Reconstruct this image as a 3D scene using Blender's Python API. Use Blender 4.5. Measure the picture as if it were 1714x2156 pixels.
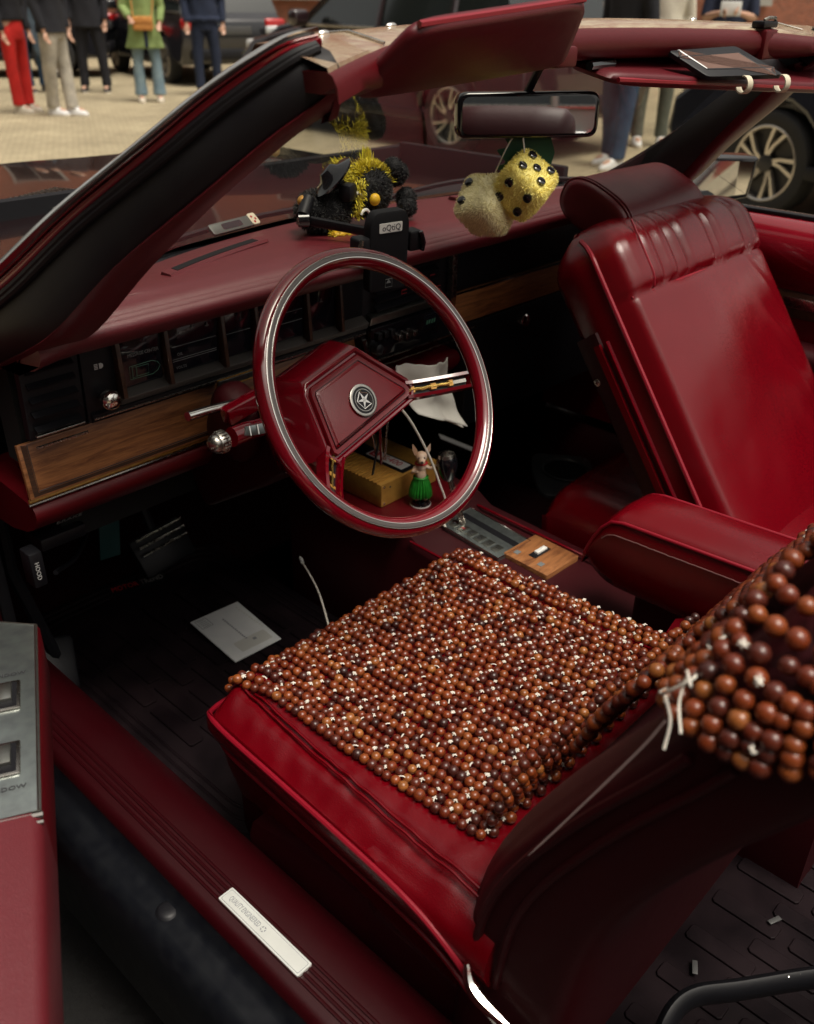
import bpy, bmesh, math, random
import numpy as np
from mathutils import Matrix, Vector, noise
for o in list(bpy.data.objects): bpy.data.objects.remove(o)
sc = bpy.context.scene
COL = sc.collection
R = math.radians
rnd = random.Random(7)

# ------------------------------------------------------------------ camera
cd = bpy.data.cameras.new('camera'); cam = bpy.data.objects.new('camera', cd); COL.objects.link(cam); sc.camera = cam
CAM = Vector((-1.13678, -0.78332, 1.32983)); yaw, pit, rol = 0.81998, 0.51685, 0.0142
F = Vector((math.sin(yaw)*math.cos(pit), math.cos(yaw)*math.cos(pit), -math.sin(pit)))
r0 = Vector((math.cos(yaw), -math.sin(yaw), 0)); u0 = r0.cross(F)
rr = r0*math.cos(rol)+u0*math.sin(rol); uu = u0*math.cos(rol)-r0*math.sin(rol)
m = Matrix((rr, uu, -F)).transposed().to_4x4(); m.translation = CAM; cam.matrix_world = m
cd.sensor_fit = 'VERTICAL'; cd.sensor_height = 36; cd.sensor_width = 36; cd.lens = 1926.05/2156*36
cd.clip_start = 0.05; cd.clip_end = 500
cd.dof.use_dof = True; cd.dof.focus_distance = 1.22; cd.dof.aperture_fstop = 5.6

# ------------------------------------------------------------------ sky, sun, exposure
SUN_EL, SUN_AZ = 70, 178       # a veiled sun, high above the tail of the car
w = bpy.data.worlds.new('World'); sc.world = w; w.use_nodes = True
nt = w.node_tree; nt.nodes.clear()
sky = nt.nodes.new('ShaderNodeTexSky'); sky.sky_type = 'NISHITA'; sky.sun_disc = False
sky.sun_elevation = R(SUN_EL); sky.sun_rotation = R(SUN_AZ); sky.dust_density = 6.0; sky.air_density = 1.0
hsv = nt.nodes.new('ShaderNodeHueSaturation'); hsv.inputs['Saturation'].default_value = 0.22
tint = nt.nodes.new('ShaderNodeMix'); tint.data_type = 'RGBA'; tint.blend_type = 'MULTIPLY'; tint.inputs[0].default_value = 1
tint.inputs[7].default_value = (1.0, 0.945, 0.85, 1)
bg = nt.nodes.new('ShaderNodeBackground'); bg.inputs[1].default_value = 0.076
wo = nt.nodes.new('ShaderNodeOutputWorld')
nt.links.new(sky.outputs[0], hsv.inputs['Color']); nt.links.new(hsv.outputs[0], tint.inputs[6])
nt.links.new(tint.outputs[2], bg.inputs[0]); nt.links.new(bg.outputs[0], wo.inputs[0])
sl = bpy.data.lights.new('sun', 'SUN'); sl.energy = 1.3; sl.angle = R(26); sl.color = (1, .93, .82)
so = bpy.data.objects.new('sun', sl); COL.objects.link(so)
sd = Vector((math.sin(R(SUN_AZ))*math.cos(R(SUN_EL)), math.cos(R(SUN_AZ))*math.cos(R(SUN_EL)), math.sin(R(SUN_EL))))
so.rotation_euler = sd.to_track_quat('Z', 'Y').to_euler(); so.location = (0, 0, 30)
vs = sc.view_settings; vs.view_transform = 'Standard'; vs.look = 'None'; vs.gamma = 1; vs.exposure = 1.02
vs.use_curve_mapping = False
sc.cycles.max_bounces = 8; sc.cycles.transparent_max_bounces = 12

# ------------------------------------------------------------------ materials
MATS = {}
def mat(name, col, rough=.5, metal=0, coat=0, bump=None, var=None, spec=.5, trans=0, emis=None, sheen=0, aniso=0, cr=.05):
    """bump=(kind, scale, strength, distance); var=(scale, colour2, amount[, stretch])"""
    m = bpy.data.materials.new(name); m.use_nodes = True; nt = m.node_tree; b = nt.nodes['Principled BSDF']
    N = nt.nodes.new; L = nt.links.new
    b.inputs['Base Color'].default_value = (*col, 1); b.inputs['Roughness'].default_value = rough
    b.inputs['Metallic'].default_value = metal; b.inputs['Coat Weight'].default_value = coat; b.inputs['Coat Roughness'].default_value = cr
    b.inputs['Specular IOR Level'].default_value = spec; b.inputs['Transmission Weight'].default_value = trans
    b.inputs['Sheen Weight'].default_value = sheen
    if emis: b.inputs['Emission Color'].default_value = (*emis[0], 1); b.inputs['Emission Strength'].default_value = emis[1]
    tc = N('ShaderNodeTexCoord')
    if var:
        n = N('ShaderNodeTexNoise'); n.inputs['Scale'].default_value = var[0]; n.inputs['Detail'].default_value = 6
        src = tc.outputs['Object']
        if len(var) > 3:
            mp = N('ShaderNodeMapping'); mp.inputs['Scale'].default_value = var[3]; L(src, mp.inputs[0]); src = mp.outputs[0]
        L(src, n.inputs['Vector'])
        rp = N('ShaderNodeMapRange'); rp.inputs[1].default_value = .35; rp.inputs[2].default_value = .65; rp.inputs[4].default_value = var[2]
        L(n.outputs[0], rp.inputs[0])
        mx = N('ShaderNodeMix'); mx.data_type = 'RGBA'; mx.inputs[6].default_value = (*col, 1); mx.inputs[7].default_value = (*var[1], 1)
        L(rp.outputs[0], mx.inputs[0]); L(mx.outputs[2], b.inputs['Base Color'])
        r2 = N('ShaderNodeMapRange'); r2.inputs[3].default_value = max(.02, rough-.06); r2.inputs[4].default_value = min(1, rough+.08)
        L(n.outputs[0], r2.inputs[0]); L(r2.outputs[0], b.inputs['Roughness'])
    if bump:
        k, s, st, di = bump
        if k == 'leather':
            v = N('ShaderNodeTexVoronoi'); v.feature = 'DISTANCE_TO_EDGE'; v.inputs['Scale'].default_value = s
            L(tc.outputs['Object'], v.inputs['Vector'])
            n2 = N('ShaderNodeTexNoise'); n2.inputs['Scale'].default_value = 28; n2.inputs['Detail'].default_value = 3
            L(tc.outputs['Object'], n2.inputs['Vector'])
            ad = N('ShaderNodeMath'); ad.operation = 'MULTIPLY_ADD'; ad.inputs[1].default_value = 2.2
            L(n2.outputs[0], ad.inputs[0]); L(v.outputs[0], ad.inputs[2]); h = ad.outputs[0]
        elif k == 'fine':
            v = N('ShaderNodeTexVoronoi'); v.inputs['Scale'].default_value = s; L(tc.outputs['Object'], v.inputs['Vector']); h = v.outputs[0]
        else:
            v = N('ShaderNodeTexNoise'); v.inputs['Scale'].default_value = s; v.inputs['Detail'].default_value = 5
            L(tc.outputs['Object'], v.inputs['Vector']); h = v.outputs[0]
        bp = N('ShaderNodeBump'); bp.inputs['Strength'].default_value = st; bp.inputs['Distance'].default_value = di
        L(h, bp.inputs['Height']); L(bp.outputs[0], b.inputs['Normal'])
    MATS[name] = m
    return m
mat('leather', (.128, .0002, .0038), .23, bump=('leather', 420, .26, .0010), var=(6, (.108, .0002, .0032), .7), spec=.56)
mat('leather_shaded', (.030, .0003, .0021), .5, spec=.3, bump=('leather', 420, .22, .0012), var=(9, (.027, .0003, .002), .8))  # seat leather with shade put into its colour, for backrest, seat sides and console
mat('piping', (.22, .004, .014), .35)
mat('leather_mid', (.085, .0006, .0045), .38, spec=.5, bump=('leather', 420, .3, .0012), var=(9, (.065, .0005, .0035), .8))  # tone between the seat leather and its darker copy
mat('cup_black', (.022, .024, .027), .35)
mat('fray', (.16, .06, .06), .8)
mat('thread', (.55, .42, .40), .8)
mat('dash_vinyl', (.11, .006, .012), .40, spec=.9, bump=('leather', 500, .35, .001), var=(6, (.10, .006, .011), .8))
mat('visor_vinyl', (.092, .0022, .0072), .42, bump=('leather', 450, .3, .001), var=(7, (.085, .003, .007), .8))
mat('trim_red', (.080, .0008, .0035), .42, spec=.35, bump=('leather', 600, .3, .0008))
mat('paint', (.010, .0008, .0012), .22, coat=1, var=(3, (.008, .0007, .001), .6))
mat('paint_red', (.20, .002, .010), .22, coat=.8)
mat('gloss_red', (.130, .0004, .0055), .16, coat=.9, cr=.06)
mat('carpet', (.011, .001, .0017), .95, spec=.1, bump=('noise', 600, .8, .003), var=(40, (.010, .001, .0015), .8))
mat('rubber_mat', (.006, .0036, .0048), .5, spec=.08, bump=('noise', 260, .3, .001), var=(14, (.018, .011, .013), .7))
mat('sill_vinyl', (.023, .0002, .0015), .38, spec=.4, bump=('leather', 600, .25, .0006), var=(10, (.022, .0002, .0015), .8))
mat('ledge_grey', (.085, .078, .072), .4, .3)
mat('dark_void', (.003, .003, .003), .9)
mat('dark_brick', (.030, .020, .017), .9, var=(2, (.02, .014, .012), .8))
mat('plate_dark', (.06, .06, .06), .5)
mat('black', (.007, .007, .009), .45, spec=.3, bump=('noise', 220, .15, .0006))
mat('black_soft', (.007, .007, .009), .7, spec=.25)
mat('black_gloss', (.006, .006, .008), .12, coat=.5)
mat('seal', (.006, .005, .007), .5, spec=.35, var=(20, (.010, .009, .010), .8))
mat('seal_grey', (.03, .028, .027), .45, var=(40, (.04, .04, .04), .8))
mat('navy_jamb', (.0035, .0042, .0065), .45, var=(60, (.009, .010, .012), .6), spec=.22)
mat('dark_ground', (.014, .0135, .0135), .9, bump=('noise', 60, .6, .01), var=(5, (.022, .021, .020), .8))  # near-black speckled surface for the ground sheet
mat('chrome', (.86, .84, .80), .14, 1, var=(60, (.70, .66, .58), .6))
mat('chrome_dull', (.50, .48, .44), .26, 1, var=(120, (.34, .32, .28), .8))
mat('rim_grey', (.12, .105, .10), .35, .6)
mat('brushed', (.42, .43, .40), .34, 1, var=(90, (.30, .31, .27), .9), bump=('noise', 500, .1, .0004))
mat('steel_plate', (.30, .34, .33), .36, .9, var=(60, (.20, .22, .22), .9))
mat('sticker', (.80, .82, .78), .3, .4, var=(30, (.7, .72, .68), .8))
mat('gold', (.62, .42, .12), .25, 1)
mat('gold_dull', (.52, .28, .06), .42, .35, var=(70, (.42, .21, .045), .8))
mat('white', (.72, .72, .69), .55)
mat('cream', (.62, .56, .42), .5)
mat('paper', (.62, .63, .63), .75, var=(25, (.54, .56, .57), .7), bump=('noise', 40, .2, .002))
mat('paper_grey', (.50, .50, .47), .75)
mat('vanity_glass', (.42, .24, .18), .06, .9)  # a brown-red reflection is put into the mirror colour
mat('tag_steel', (.12, .14, .13), .4, .6)
mat('tissue', (.66, .64, .58), .9, bump=('noise', 30, .3, .003), var=(18, (.56, .55, .49), .7))
mat('ink', (.03, .03, .035), .7)
mat('ink_grey', (.22, .23, .25), .7)
mat('lettering', (.45, .45, .44), .5)
mat('lettering_dim', (.16, .17, .17), .5)
mat('badge_red', (.75, .02, .03), .5)
mat('lettering_green', (.07, .20, .13), .5)
mat('lettering_red', (.45, .02, .03), .5)
mat('panel_glass', (.007, .008, .012), .10, coat=.6)
mat('teal', (.01, .06, .06), .6)
mat('cable_white', (.70, .66, .58), .45)
mat('green_skirt', (.015, .24, .02), .45, var=(120, (.01, .15, .012), .8))
mat('dog_tan', (.55, .33, .20), .5, var=(60, (.62, .48, .38), .9))
mat('dog_dark', (.04, .03, .03), .5)
mat('green_card', (.004, .05, .02), .5)
mat('mirror', (.86, .87, .86), .015, 1)
mat('tyre', (.014, .014, .015), .75, bump=('noise', 80, .2, .002))
mat('alloy', (.62, .58, .52), .28, .85)
mat('alloy_dark', (.02, .02, .022), .4)
mat('suv_black', (.010, .010, .013), .2, coat=1)
mat('suv_maroon', (.020, .010, .012), .22, coat=1)
mat('suv_navy', (.010, .012, .020), .22, coat=1)
mat('old_red', (.55, .015, .015), .25, coat=1)
mat('old_grey', (.33, .32, .29), .4, coat=.3)
mat('tail_red', (.40, .008, .008), .2, coat=1)
mat('lamp', (.6, .62, .62), .15, coat=1)
mat('car_glass', (.012, .016, .016), .06, coat=.6)
mat('skin', (.50, .29, .20), .5)
mat('hair_dark', (.025, .015, .010), .6)
mat('cloth_red', (.55, .012, .008), .8, bump=('noise', 60, .4, .01), var=(12, (.42, .008, .006), .8))
mat('cloth_grey', (.44, .40, .33), .9, bump=('noise', 50, .5, .012), var=(10, (.28, .26, .22), .8))
mat('cloth_black', (.008, .008, .012), .9, bump=('noise', 50, .4, .01))
mat('cloth_navy', (.008, .014, .035), .9, bump=('noise', 50, .4, .01), var=(10, (.014, .022, .05), .8))
mat('denim', (.13, .20, .25), .9, bump=('noise', 55, .5, .012), var=(7, (.22, .30, .33), .9))
mat('denim_dark', (.02, .05, .10), .9, bump=('noise', 55, .5, .012), var=(7, (.04, .09, .16), .9))
mat('denim_jacket', (.09, .13, .17), .9, bump=('noise', 45, .8, .02), var=(9, (.03, .045, .065), .9))
mat('cloth_green', (.25, .34, .12), .85, bump=('noise', 35, .6, .015), var=(9, (.18, .25, .085), .9))
mat('cloth_cream', (.62, .58, .48), .9, bump=('noise', 45, .5, .012), var=(9, (.5, .46, .38), .8))
mat('cloth_olive', (.10, .11, .09), .9, bump=('noise', 45, .5, .012), var=(9, (.15, .16, .13), .8))
mat('bag_tan', (.62, .28, .075), .45, var=(25, (.5, .2, .05), .8))
mat('shoe_white', (.72, .72, .72), .5)
mat('shoe_cream', (.62, .56, .46), .55)
mat('shoe_black', (.012, .012, .012), .5)
mat('yellow', (.70, .42, .02), .5)
mat('eye_white', (.75, .75, .72), .3)

def special_mats():
    # wood veneer
    def wood(name, c1, c2, scale, rough):
        m = mat(name, c1, rough, coat=.35, cr=.2); nt = m.node_tree; N = nt.nodes.new; L = nt.links.new; b = nt.nodes['Principled BSDF']
        tc = N('ShaderNodeTexCoord'); mp = N('ShaderNodeMapping'); mp.inputs['Scale'].default_value = scale
        n = N('ShaderNodeTexNoise'); n.inputs['Scale'].default_value = 6; n.inputs['Detail'].default_value = 9; n.inputs['Roughness'].default_value = .7; n.inputs['Distortion'].default_value = .6
        rp = N('ShaderNodeValToRGB'); rp.color_ramp.elements[0].position = .36; rp.color_ramp.elements[1].position = .64
        rp.color_ramp.elements[0].color = (*c2, 1); rp.color_ramp.elements[1].color = (*c1, 1)
        L(tc.outputs['Object'], mp.inputs[0]); L(mp.outputs[0], n.inputs['Vector']); L(n.outputs[0], rp.inputs[0]); L(rp.outputs[0], b.inputs['Base Color'])
        bp = N('ShaderNodeBump'); bp.inputs['Strength'].default_value = .25; bp.inputs['Distance'].default_value = .0008
        L(n.outputs[0], bp.inputs['Height']); L(bp.outputs[0], b.inputs['Normal'])
    wood('veneer', (.38, .16, .058), (.13, .045, .017), (2.2, 14, 26), .38)
    wood('veneer_dark', (.07, .03, .015), (.025, .012, .007), (3, 18, 26), .42)
    wood('header_tape', (.42, .35, .24), (.26, .15, .10), (2.5, 9, 9), .22)
    # bead wood: colour differs from bead to bead
    m = mat('bead_wood', (.2, .06, .02), .34, coat=.22, cr=.22); nt = m.node_tree; N = nt.nodes.new; L = nt.links.new; b = nt.nodes['Principled BSDF']
    oi = N('ShaderNodeObjectInfo'); ge = N('ShaderNodeNewGeometry'); ad = N('ShaderNodeMath'); ad.operation = 'ADD'; fr = N('ShaderNodeMath'); fr.operation = 'FRACT'
    L(oi.outputs['Random'], ad.inputs[0]); L(ge.outputs['Random Per Island'], ad.inputs[1]); L(ad.outputs[0], fr.inputs[0])
    rp = N('ShaderNodeValToRGB'); e = rp.color_ramp.elements; e[0].position = 0; e[0].color = (.035, .010, .008, 1); e[1].position = 1; e[1].color = (.33, .12, .030, 1)
    for p, c in ((.06, (.07, .014, .009, 1)), (.35, (.14, .022, .007, 1)), (.65, (.20, .037, .009, 1)), (.92, (.25, .062, .014, 1))):
        x = e.new(p); x.color = c
    L(fr.outputs[0], rp.inputs[0])
    tc = N('ShaderNodeTexCoord'); mp = N('ShaderNodeMapping'); mp.inputs['Scale'].default_value = (1, 1, 5)
    n = N('ShaderNodeTexNoise'); n.inputs['Scale'].default_value = 90; n.inputs['Detail'].default_value = 4
    L(tc.outputs['Object'], mp.inputs[0]); L(mp.outputs[0], n.inputs['Vector'])
    mx = N('ShaderNodeMix'); mx.data_type = 'RGBA'; mx.blend_type = 'MULTIPLY'; mx.inputs[0].default_value = .55
    r2 = N('ShaderNodeValToRGB'); r2.color_ramp.elements[0].position = .35; r2.color_ramp.elements[0].color = (.35, .3, .28, 1); r2.color_ramp.elements[1].position = .6; r2.color_ramp.elements[1].color = (1.1, 1.05, 1, 1)
    L(n.outputs[0], r2.inputs[0]); L(rp.outputs[0], mx.inputs[6]); L(r2.outputs[0], mx.inputs[7]); L(mx.outputs[2], b.inputs['Base Color'])
    # thin window glass: partly clear, partly glossy by angle
    m = bpy.data.materials.new('glass'); m.use_nodes = True; nt = m.node_tree; nt.nodes.clear(); N = nt.nodes.new; L = nt.links.new
    o = N('ShaderNodeOutputMaterial'); mx = N('ShaderNodeMixShader'); tr = N('ShaderNodeBsdfTransparent'); tr.inputs[0].default_value = (.80, .80, .76, 1)
    gl = N('ShaderNodeBsdfGlossy'); gl.inputs['Roughness'].default_value = .01; lw = N('ShaderNodeLayerWeight'); lw.inputs[0].default_value = .5; pw = N('ShaderNodeMath'); pw.operation = 'POWER'; pw.inputs[1].default_value = 4.5; fz = N('ShaderNodeMath'); fz.operation = 'MULTIPLY_ADD'; fz.inputs[1].default_value = .9; fz.inputs[2].default_value = .06
    L(lw.outputs['Facing'], pw.inputs[0]); L(pw.outputs[0], fz.inputs[0]); L(fz.outputs[0], mx.inputs[0]); L(tr.outputs[0], mx.inputs[1]); L(gl.outputs[0], mx.inputs[2]); L(mx.outputs[0], o.inputs[0]); MATS['glass'] = m
    # fur strands
    def fur(name, c1, c2):
        m = mat(name, c1, .7, sheen=.3); nt = m.node_tree; N = nt.nodes.new; L = nt.links.new; b = nt.nodes['Principled BSDF']
        ge = N('ShaderNodeNewGeometry'); mx = N('ShaderNodeMix'); mx.data_type = 'RGBA'; mx.inputs[6].default_value = (*c1, 1); mx.inputs[7].default_value = (*c2, 1)
        L(ge.outputs['Random Per Island'], mx.inputs[0]); L(mx.outputs[2], b.inputs['Base Color'])
        b.inputs['Transmission Weight'].default_value = 0
    fur('fur_yellow', (.98, .88, .30), (.95, .82, .22)); fur('fur_pale', (.98, .92, .60), (.92, .84, .48))
    fur('fur_black', (.006, .006, .006), (.014, .013, .013)); fur('fur_bright', (.80, .70, .03), (.62, .50, .02))
    # paved street: worn tan setts
    m = mat('paving', (.40, .33, .22), .85); nt = m.node_tree; N = nt.nodes.new; L = nt.links.new; b = nt.nodes['Principled BSDF']
    tc = N('ShaderNodeTexCoord'); br = N('ShaderNodeTexBrick'); br.inputs['Scale'].default_value = 4.2; br.inputs['Mortar Size'].default_value = .016
    br.inputs['Mortar Smooth'].default_value = .5; br.inputs['Bias'].default_value = 0
    br.inputs['Color1'].default_value = (.42, .36, .245, 1); br.inputs['Color2'].default_value = (.33, .28, .185, 1); br.inputs['Mortar'].default_value = (.15, .125, .085, 1)
    ns = N('ShaderNodeTexNoise'); ns.inputs['Scale'].default_value = .7; ns.inputs['Detail'].default_value = 8; ns.inputs['Roughness'].default_value = .7
    mp = N('ShaderNodeMapping'); mp.inputs['Rotation'].default_value = (0, 0, .5); L(tc.outputs['Object'], mp.inputs[0]); L(mp.outputs[0], br.inputs['Vector']); L(tc.outputs['Object'], ns.inputs['Vector'])
    rp = N('ShaderNodeValToRGB'); rp.color_ramp.elements[0].position = .3; rp.color_ramp.elements[0].color = (.62, .6, .56, 1); rp.color_ramp.elements[1].position = .62; rp.color_ramp.elements[1].color = (1.08, 1.06, 1, 1)
    mx = N('ShaderNodeMix'); mx.data_type = 'RGBA'; mx.blend_type = 'MULTIPLY'; mx.inputs[0].default_value = 1
    L(ns.outputs[0], rp.inputs[0]); L(br.outputs[0], mx.inputs[6]); L(rp.outputs[0], mx.inputs[7]); L(mx.outputs[2], b.inputs['Base Color'])
    bp = N('ShaderNodeBump'); bp.inputs['Distance'].default_value = .02; bp.inputs['Strength'].default_value = .5; L(br.outputs[1], bp.inputs['Height']); bp.invert = True; L(bp.outputs[0], b.inputs['Normal'])
    # brick facade
    m = mat('brickwork', (.28, .10, .06), .9); nt = m.node_tree; N = nt.nodes.new; L = nt.links.new; b = nt.nodes['Principled BSDF']
    tc = N('ShaderNodeTexCoord'); mp = N('ShaderNodeMapping'); mp.inputs['Rotation'].default_value = (R(90), 0, 0); br = N('ShaderNodeTexBrick'); br.inputs['Scale'].default_value = 5
    br.inputs['Color1'].default_value = (.30, .10, .055, 1); br.inputs['Color2'].default_value = (.20, .07, .04, 1); br.inputs['Mortar'].default_value = (.24, .18, .14, 1); br.inputs['Mortar Size'].default_value = .012
    L(tc.outputs['Object'], mp.inputs[0]); L(mp.outputs[0], br.inputs['Vector']); L(br.outputs[0], b.inputs['Base Color'])
special_mats()

# ------------------------------------------------------------------ mesh helpers
V = Vector
class G:
    """collects geometry for one mesh"""
    def __init__(s): s.v = []; s.f = []
    def add(s, vs, fs):
        b = len(s.v); s.v += [tuple(x) for x in vs]; s.f += [tuple(i+b for i in f) for f in fs]; return s
    def box(s, c, d, rot=None, bev=0, seg=2):
        bm = bmesh.new(); bmesh.ops.create_cube(bm, size=1)
        for v in bm.verts: v.co = V((v.co.x*d[0], v.co.y*d[1], v.co.z*d[2]))
        if bev: bmesh.ops.bevel(bm, geom=bm.edges[:], offset=bev, segments=seg, affect='EDGES', profile=.5)
        M = (rot.to_4x4() if rot else Matrix()); M = Matrix.Translation(c) @ M
        bm.verts.ensure_lookup_table(); bm.verts.index_update()
        s.add([M @ v.co for v in bm.verts], [[v.index for v in f.verts] for f in bm.faces]); bm.free(); return s
    def loft(s, rings, closed=True, cap=True, loop=False):
        n = len(rings[0]); vs = [p for r in rings for p in r]; fs = []
        K = len(rings)
        for i in range(K if loop else K-1):
            a = i*n; b = ((i+1) % K)*n
            for j in range(n if closed else n-1):
                k = (j+1) % n; fs.append((a+j, a+k, b+k, b+j))
        if cap and closed and not loop: fs += [tuple(range(n))[::-1], tuple(range((K-1)*n, K*n))]
        return s.add(vs, fs)
    def tube(s, pts, r, n=10, cap=True, loop=False, flat=None):
        pts = [V(p) for p in pts]; K = len(pts); rs = r if isinstance(r, (list, tuple)) else [r]*K
        T = []
        for i in range(K):
            if loop: t = pts[(i+1) % K]-pts[i-1]
            else: t = pts[min(i+1, K-1)]-pts[max(i-1, 0)]
            T.append(t.normalized())
        a = V((0, 0, 1)) if abs(T[0].z) < .9 else V((1, 0, 0))
        u = (a-T[0]*a.dot(T[0])).normalized(); rings = []
        for i in range(K):
            u = (u-T[i]*u.dot(T[i])).normalized(); w2 = T[i].cross(u); k2 = flat if flat else 1
            rings.append([pts[i]+u*math.cos(q)*rs[i]+w2*math.sin(q)*rs[i]*k2 for q in [2*math.pi*j/n for j in range(n)]])
        return s.loft(rings, True, cap, loop)
    def lathe(s, prof, c=(0, 0, 0), ax=(0, 0, 1), n=24, cap=True):
        ax = V(ax).normalized(); a = V((1, 0, 0)) if abs(ax.x) < .9 else V((0, 1, 0)); u = (a-ax*a.dot(ax)).normalized(); w2 = ax.cross(u); c = V(c)
        return s.loft([[c+ax*h+(u*math.cos(q)+w2*math.sin(q))*max(r, 1e-5) for q in [2*math.pi*j/n for j in range(n)]] for r, h in prof], True, cap)
    def sph(s, c, r, n=16, k=10, rot=None):
        r = r if isinstance(r, (tuple, list)) else (r, r, r); c = V(c); rings = []
        for i in range(k+1):
            a = -math.pi/2+math.pi*i/k; ca, sa = max(math.cos(a), 1e-4), math.sin(a)
            rg = [V((math.cos(2*math.pi*j/n)*ca*r[0], math.sin(2*math.pi*j/n)*ca*r[1], sa*r[2])) for j in range(n)]
            if rot: rg = [rot @ p for p in rg]
            rings.append([c+p for p in rg])
        return s.loft(rings, True, True)
    def prism(s, poly, fr, h0, h1, bev=0):
        """2D polygon in frame (o,u,v,n) extruded from h0 to h1 (h1 is the face seen); bev insets the face"""
        o, u, v, n = fr; P = lambda a, b, h: o+u*a+v*b+n*h
        if bev:
            inn = inset(poly, bev); sg = 1 if h1 > h0 else -1
            rings = [[P(a, b, h0) for a, b in poly], [P(a, b, h1-sg*bev) for a, b in poly], [P(a, b, h1-sg*bev*.3) for a, b in inset(poly, bev*.3)], [P(a, b, h1) for a, b in inn]]
        else: rings = [[P(a, b, h0) for a, b in poly], [P(a, b, h1) for a, b in poly]]
        return s.loft(rings, True, True)
    def grid(s, fn, nu, nv):
        vs = [fn(i/nu, j/nv) for j in range(nv+1) for i in range(nu+1)]; w_ = nu+1
        return s.add(vs, [(j*w_+i, j*w_+i+1, (j+1)*w_+i+1, (j+1)*w_+i) for j in range(nv) for i in range(nu)])
    def out(s, name, m, parent=None, smooth=40, sub=0, loc=None):
        me = bpy.data.meshes.new(name)
        if loc is not None: L = V(loc); me.from_pydata([tuple(V(p)-L) for p in s.v], [], s.f)
        else: me.from_pydata(s.v, [], s.f)
        me.materials.append(MATS[m]); bm = bmesh.new(); bm.from_mesh(me); bmesh.ops.recalc_face_normals(bm, faces=bm.faces[:]); bm.to_mesh(me); bm.free()
        if smooth:
            me.polygons.foreach_set('use_smooth', [True]*len(me.polygons))
            if smooth < 180: me.set_sharp_from_angle(angle=R(smooth))
        o = bpy.data.objects.new(name, me); COL.objects.link(o)
        if loc is not None: o.location = loc
        if parent: par(o, parent)
        if sub: md = o.modifiers.new('sub', 'SUBSURF'); md.levels = sub; md.render_levels = sub
        return o
def par(o, p):
    o.parent = p; o.matrix_parent_inverse = chain(p).inverted()
def chain(q):
    L = Matrix.LocRotScale(q.location, q.rotation_euler, q.scale)
    return L if not q.parent else chain(q.parent) @ q.matrix_parent_inverse @ L
def inset(poly, d):
    n = len(poly); A = sum(poly[i][0]*poly[(i+1) % n][1]-poly[(i+1) % n][0]*poly[i][1] for i in range(n)); sg = 1 if A > 0 else -1; out = []
    for i in range(n):
        p0, p1, p2 = V(poly[i-1]).to_2d(), V(poly[i]).to_2d(), V(poly[(i+1) % n]).to_2d()
        a = (p1-p0); b = (p2-p1)
        if a.length < 1e-7 or b.length < 1e-7: out.append(tuple(p1)); continue
        a.normalize(); b.normalize(); na = V((-a.y, a.x))*sg; nb = V((-b.y, b.x))*sg; k = (na+nb)
        k = k/max(k.length_squared/2, .3); out.append((p1.x+k.x*d, p1.y+k.y*d))
    return out
def roundpoly(poly, r, k=4):
    out = []; n = len(poly)
    for i in range(n):
        p0, p1, p2 = V(poly[i-1]).to_2d(), V(poly[i]).to_2d(), V(poly[(i+1) % n]).to_2d()
        a = (p0-p1); b = (p2-p1); ra = min(r, a.length*.45, b.length*.45); A = p1+a.normalized()*ra; B = p1+b.normalized()*ra
        for j in range(k+1):
            t = j/k; q = A*(1-t)**2+p1*2*t*(1-t)+B*t*t; out.append((q.x, q.y))
    return out
def rect(w_, h_, r=0, k=3, c=(0, 0)):
    p = [(c[0]-w_/2, c[1]-h_/2), (c[0]+w_/2, c[1]-h_/2), (c[0]+w_/2, c[1]+h_/2), (c[0]-w_/2, c[1]+h_/2)]
    return roundpoly(p, r, k) if r else p
def frame(o, u, v):
    u = V(u).normalized(); v = V(v); v = (v-u*v.dot(u)).normalized(); return (V(o), u, v, u.cross(v))
def empty(name, loc=(0, 0, 0), rz=0):
    e = bpy.data.objects.new(name, None); COL.objects.link(e); e.location = loc; e.rotation_euler = (0, 0, rz); e.empty_display_size = .1; return e
def tag(o, label, cat, group=None, kind=None):
    if label: o['label'] = label
    if cat: o['category'] = cat
    if group: o['group'] = group
    if kind: o['kind'] = kind
    return o
def text(name, s, fr, size, m, parent, depth=.0002, h=.0008, sx=1, align='CENTER', space=1.0):
    c = bpy.data.curves.new('t', 'FONT'); c.body = s; c.size = size; c.extrude = depth; c.align_x = align; c.align_y = 'CENTER'; c.space_character = space; c.resolution_u = 2
    t = bpy.data.objects.new('t', c); COL.objects.link(t); bpy.context.view_layer.update()
    me = bpy.data.meshes.new_from_object(t); bpy.data.objects.remove(t); o_, u, v, n = fr
    g = G(); g.add([o_+u*(p.co.x*sx)+v*p.co.y+n*(h+p.co.z) for p in me.vertices], [tuple(f.vertices) for f in me.polygons])
    return g.out(name, m, parent, smooth=0)
def bez(pts, n=12):
    """Catmull-Rom through points"""
    P = [V(p) for p in pts]; P = [P[0]*2-P[1]]+P+[P[-1]*2-P[-2]]; out = []
    for i in range(1, len(P)-2):
        a, b, c, d = P[i-1], P[i], P[i+1], P[i+2]
        for j in range(n):
            t = j/n; out.append(.5*((2*b)+(c-a)*t+(2*a-5*b+4*c-d)*t*t+(3*b-a-3*c+d)*t**3))
    out.append(P[-2]); return out
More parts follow.
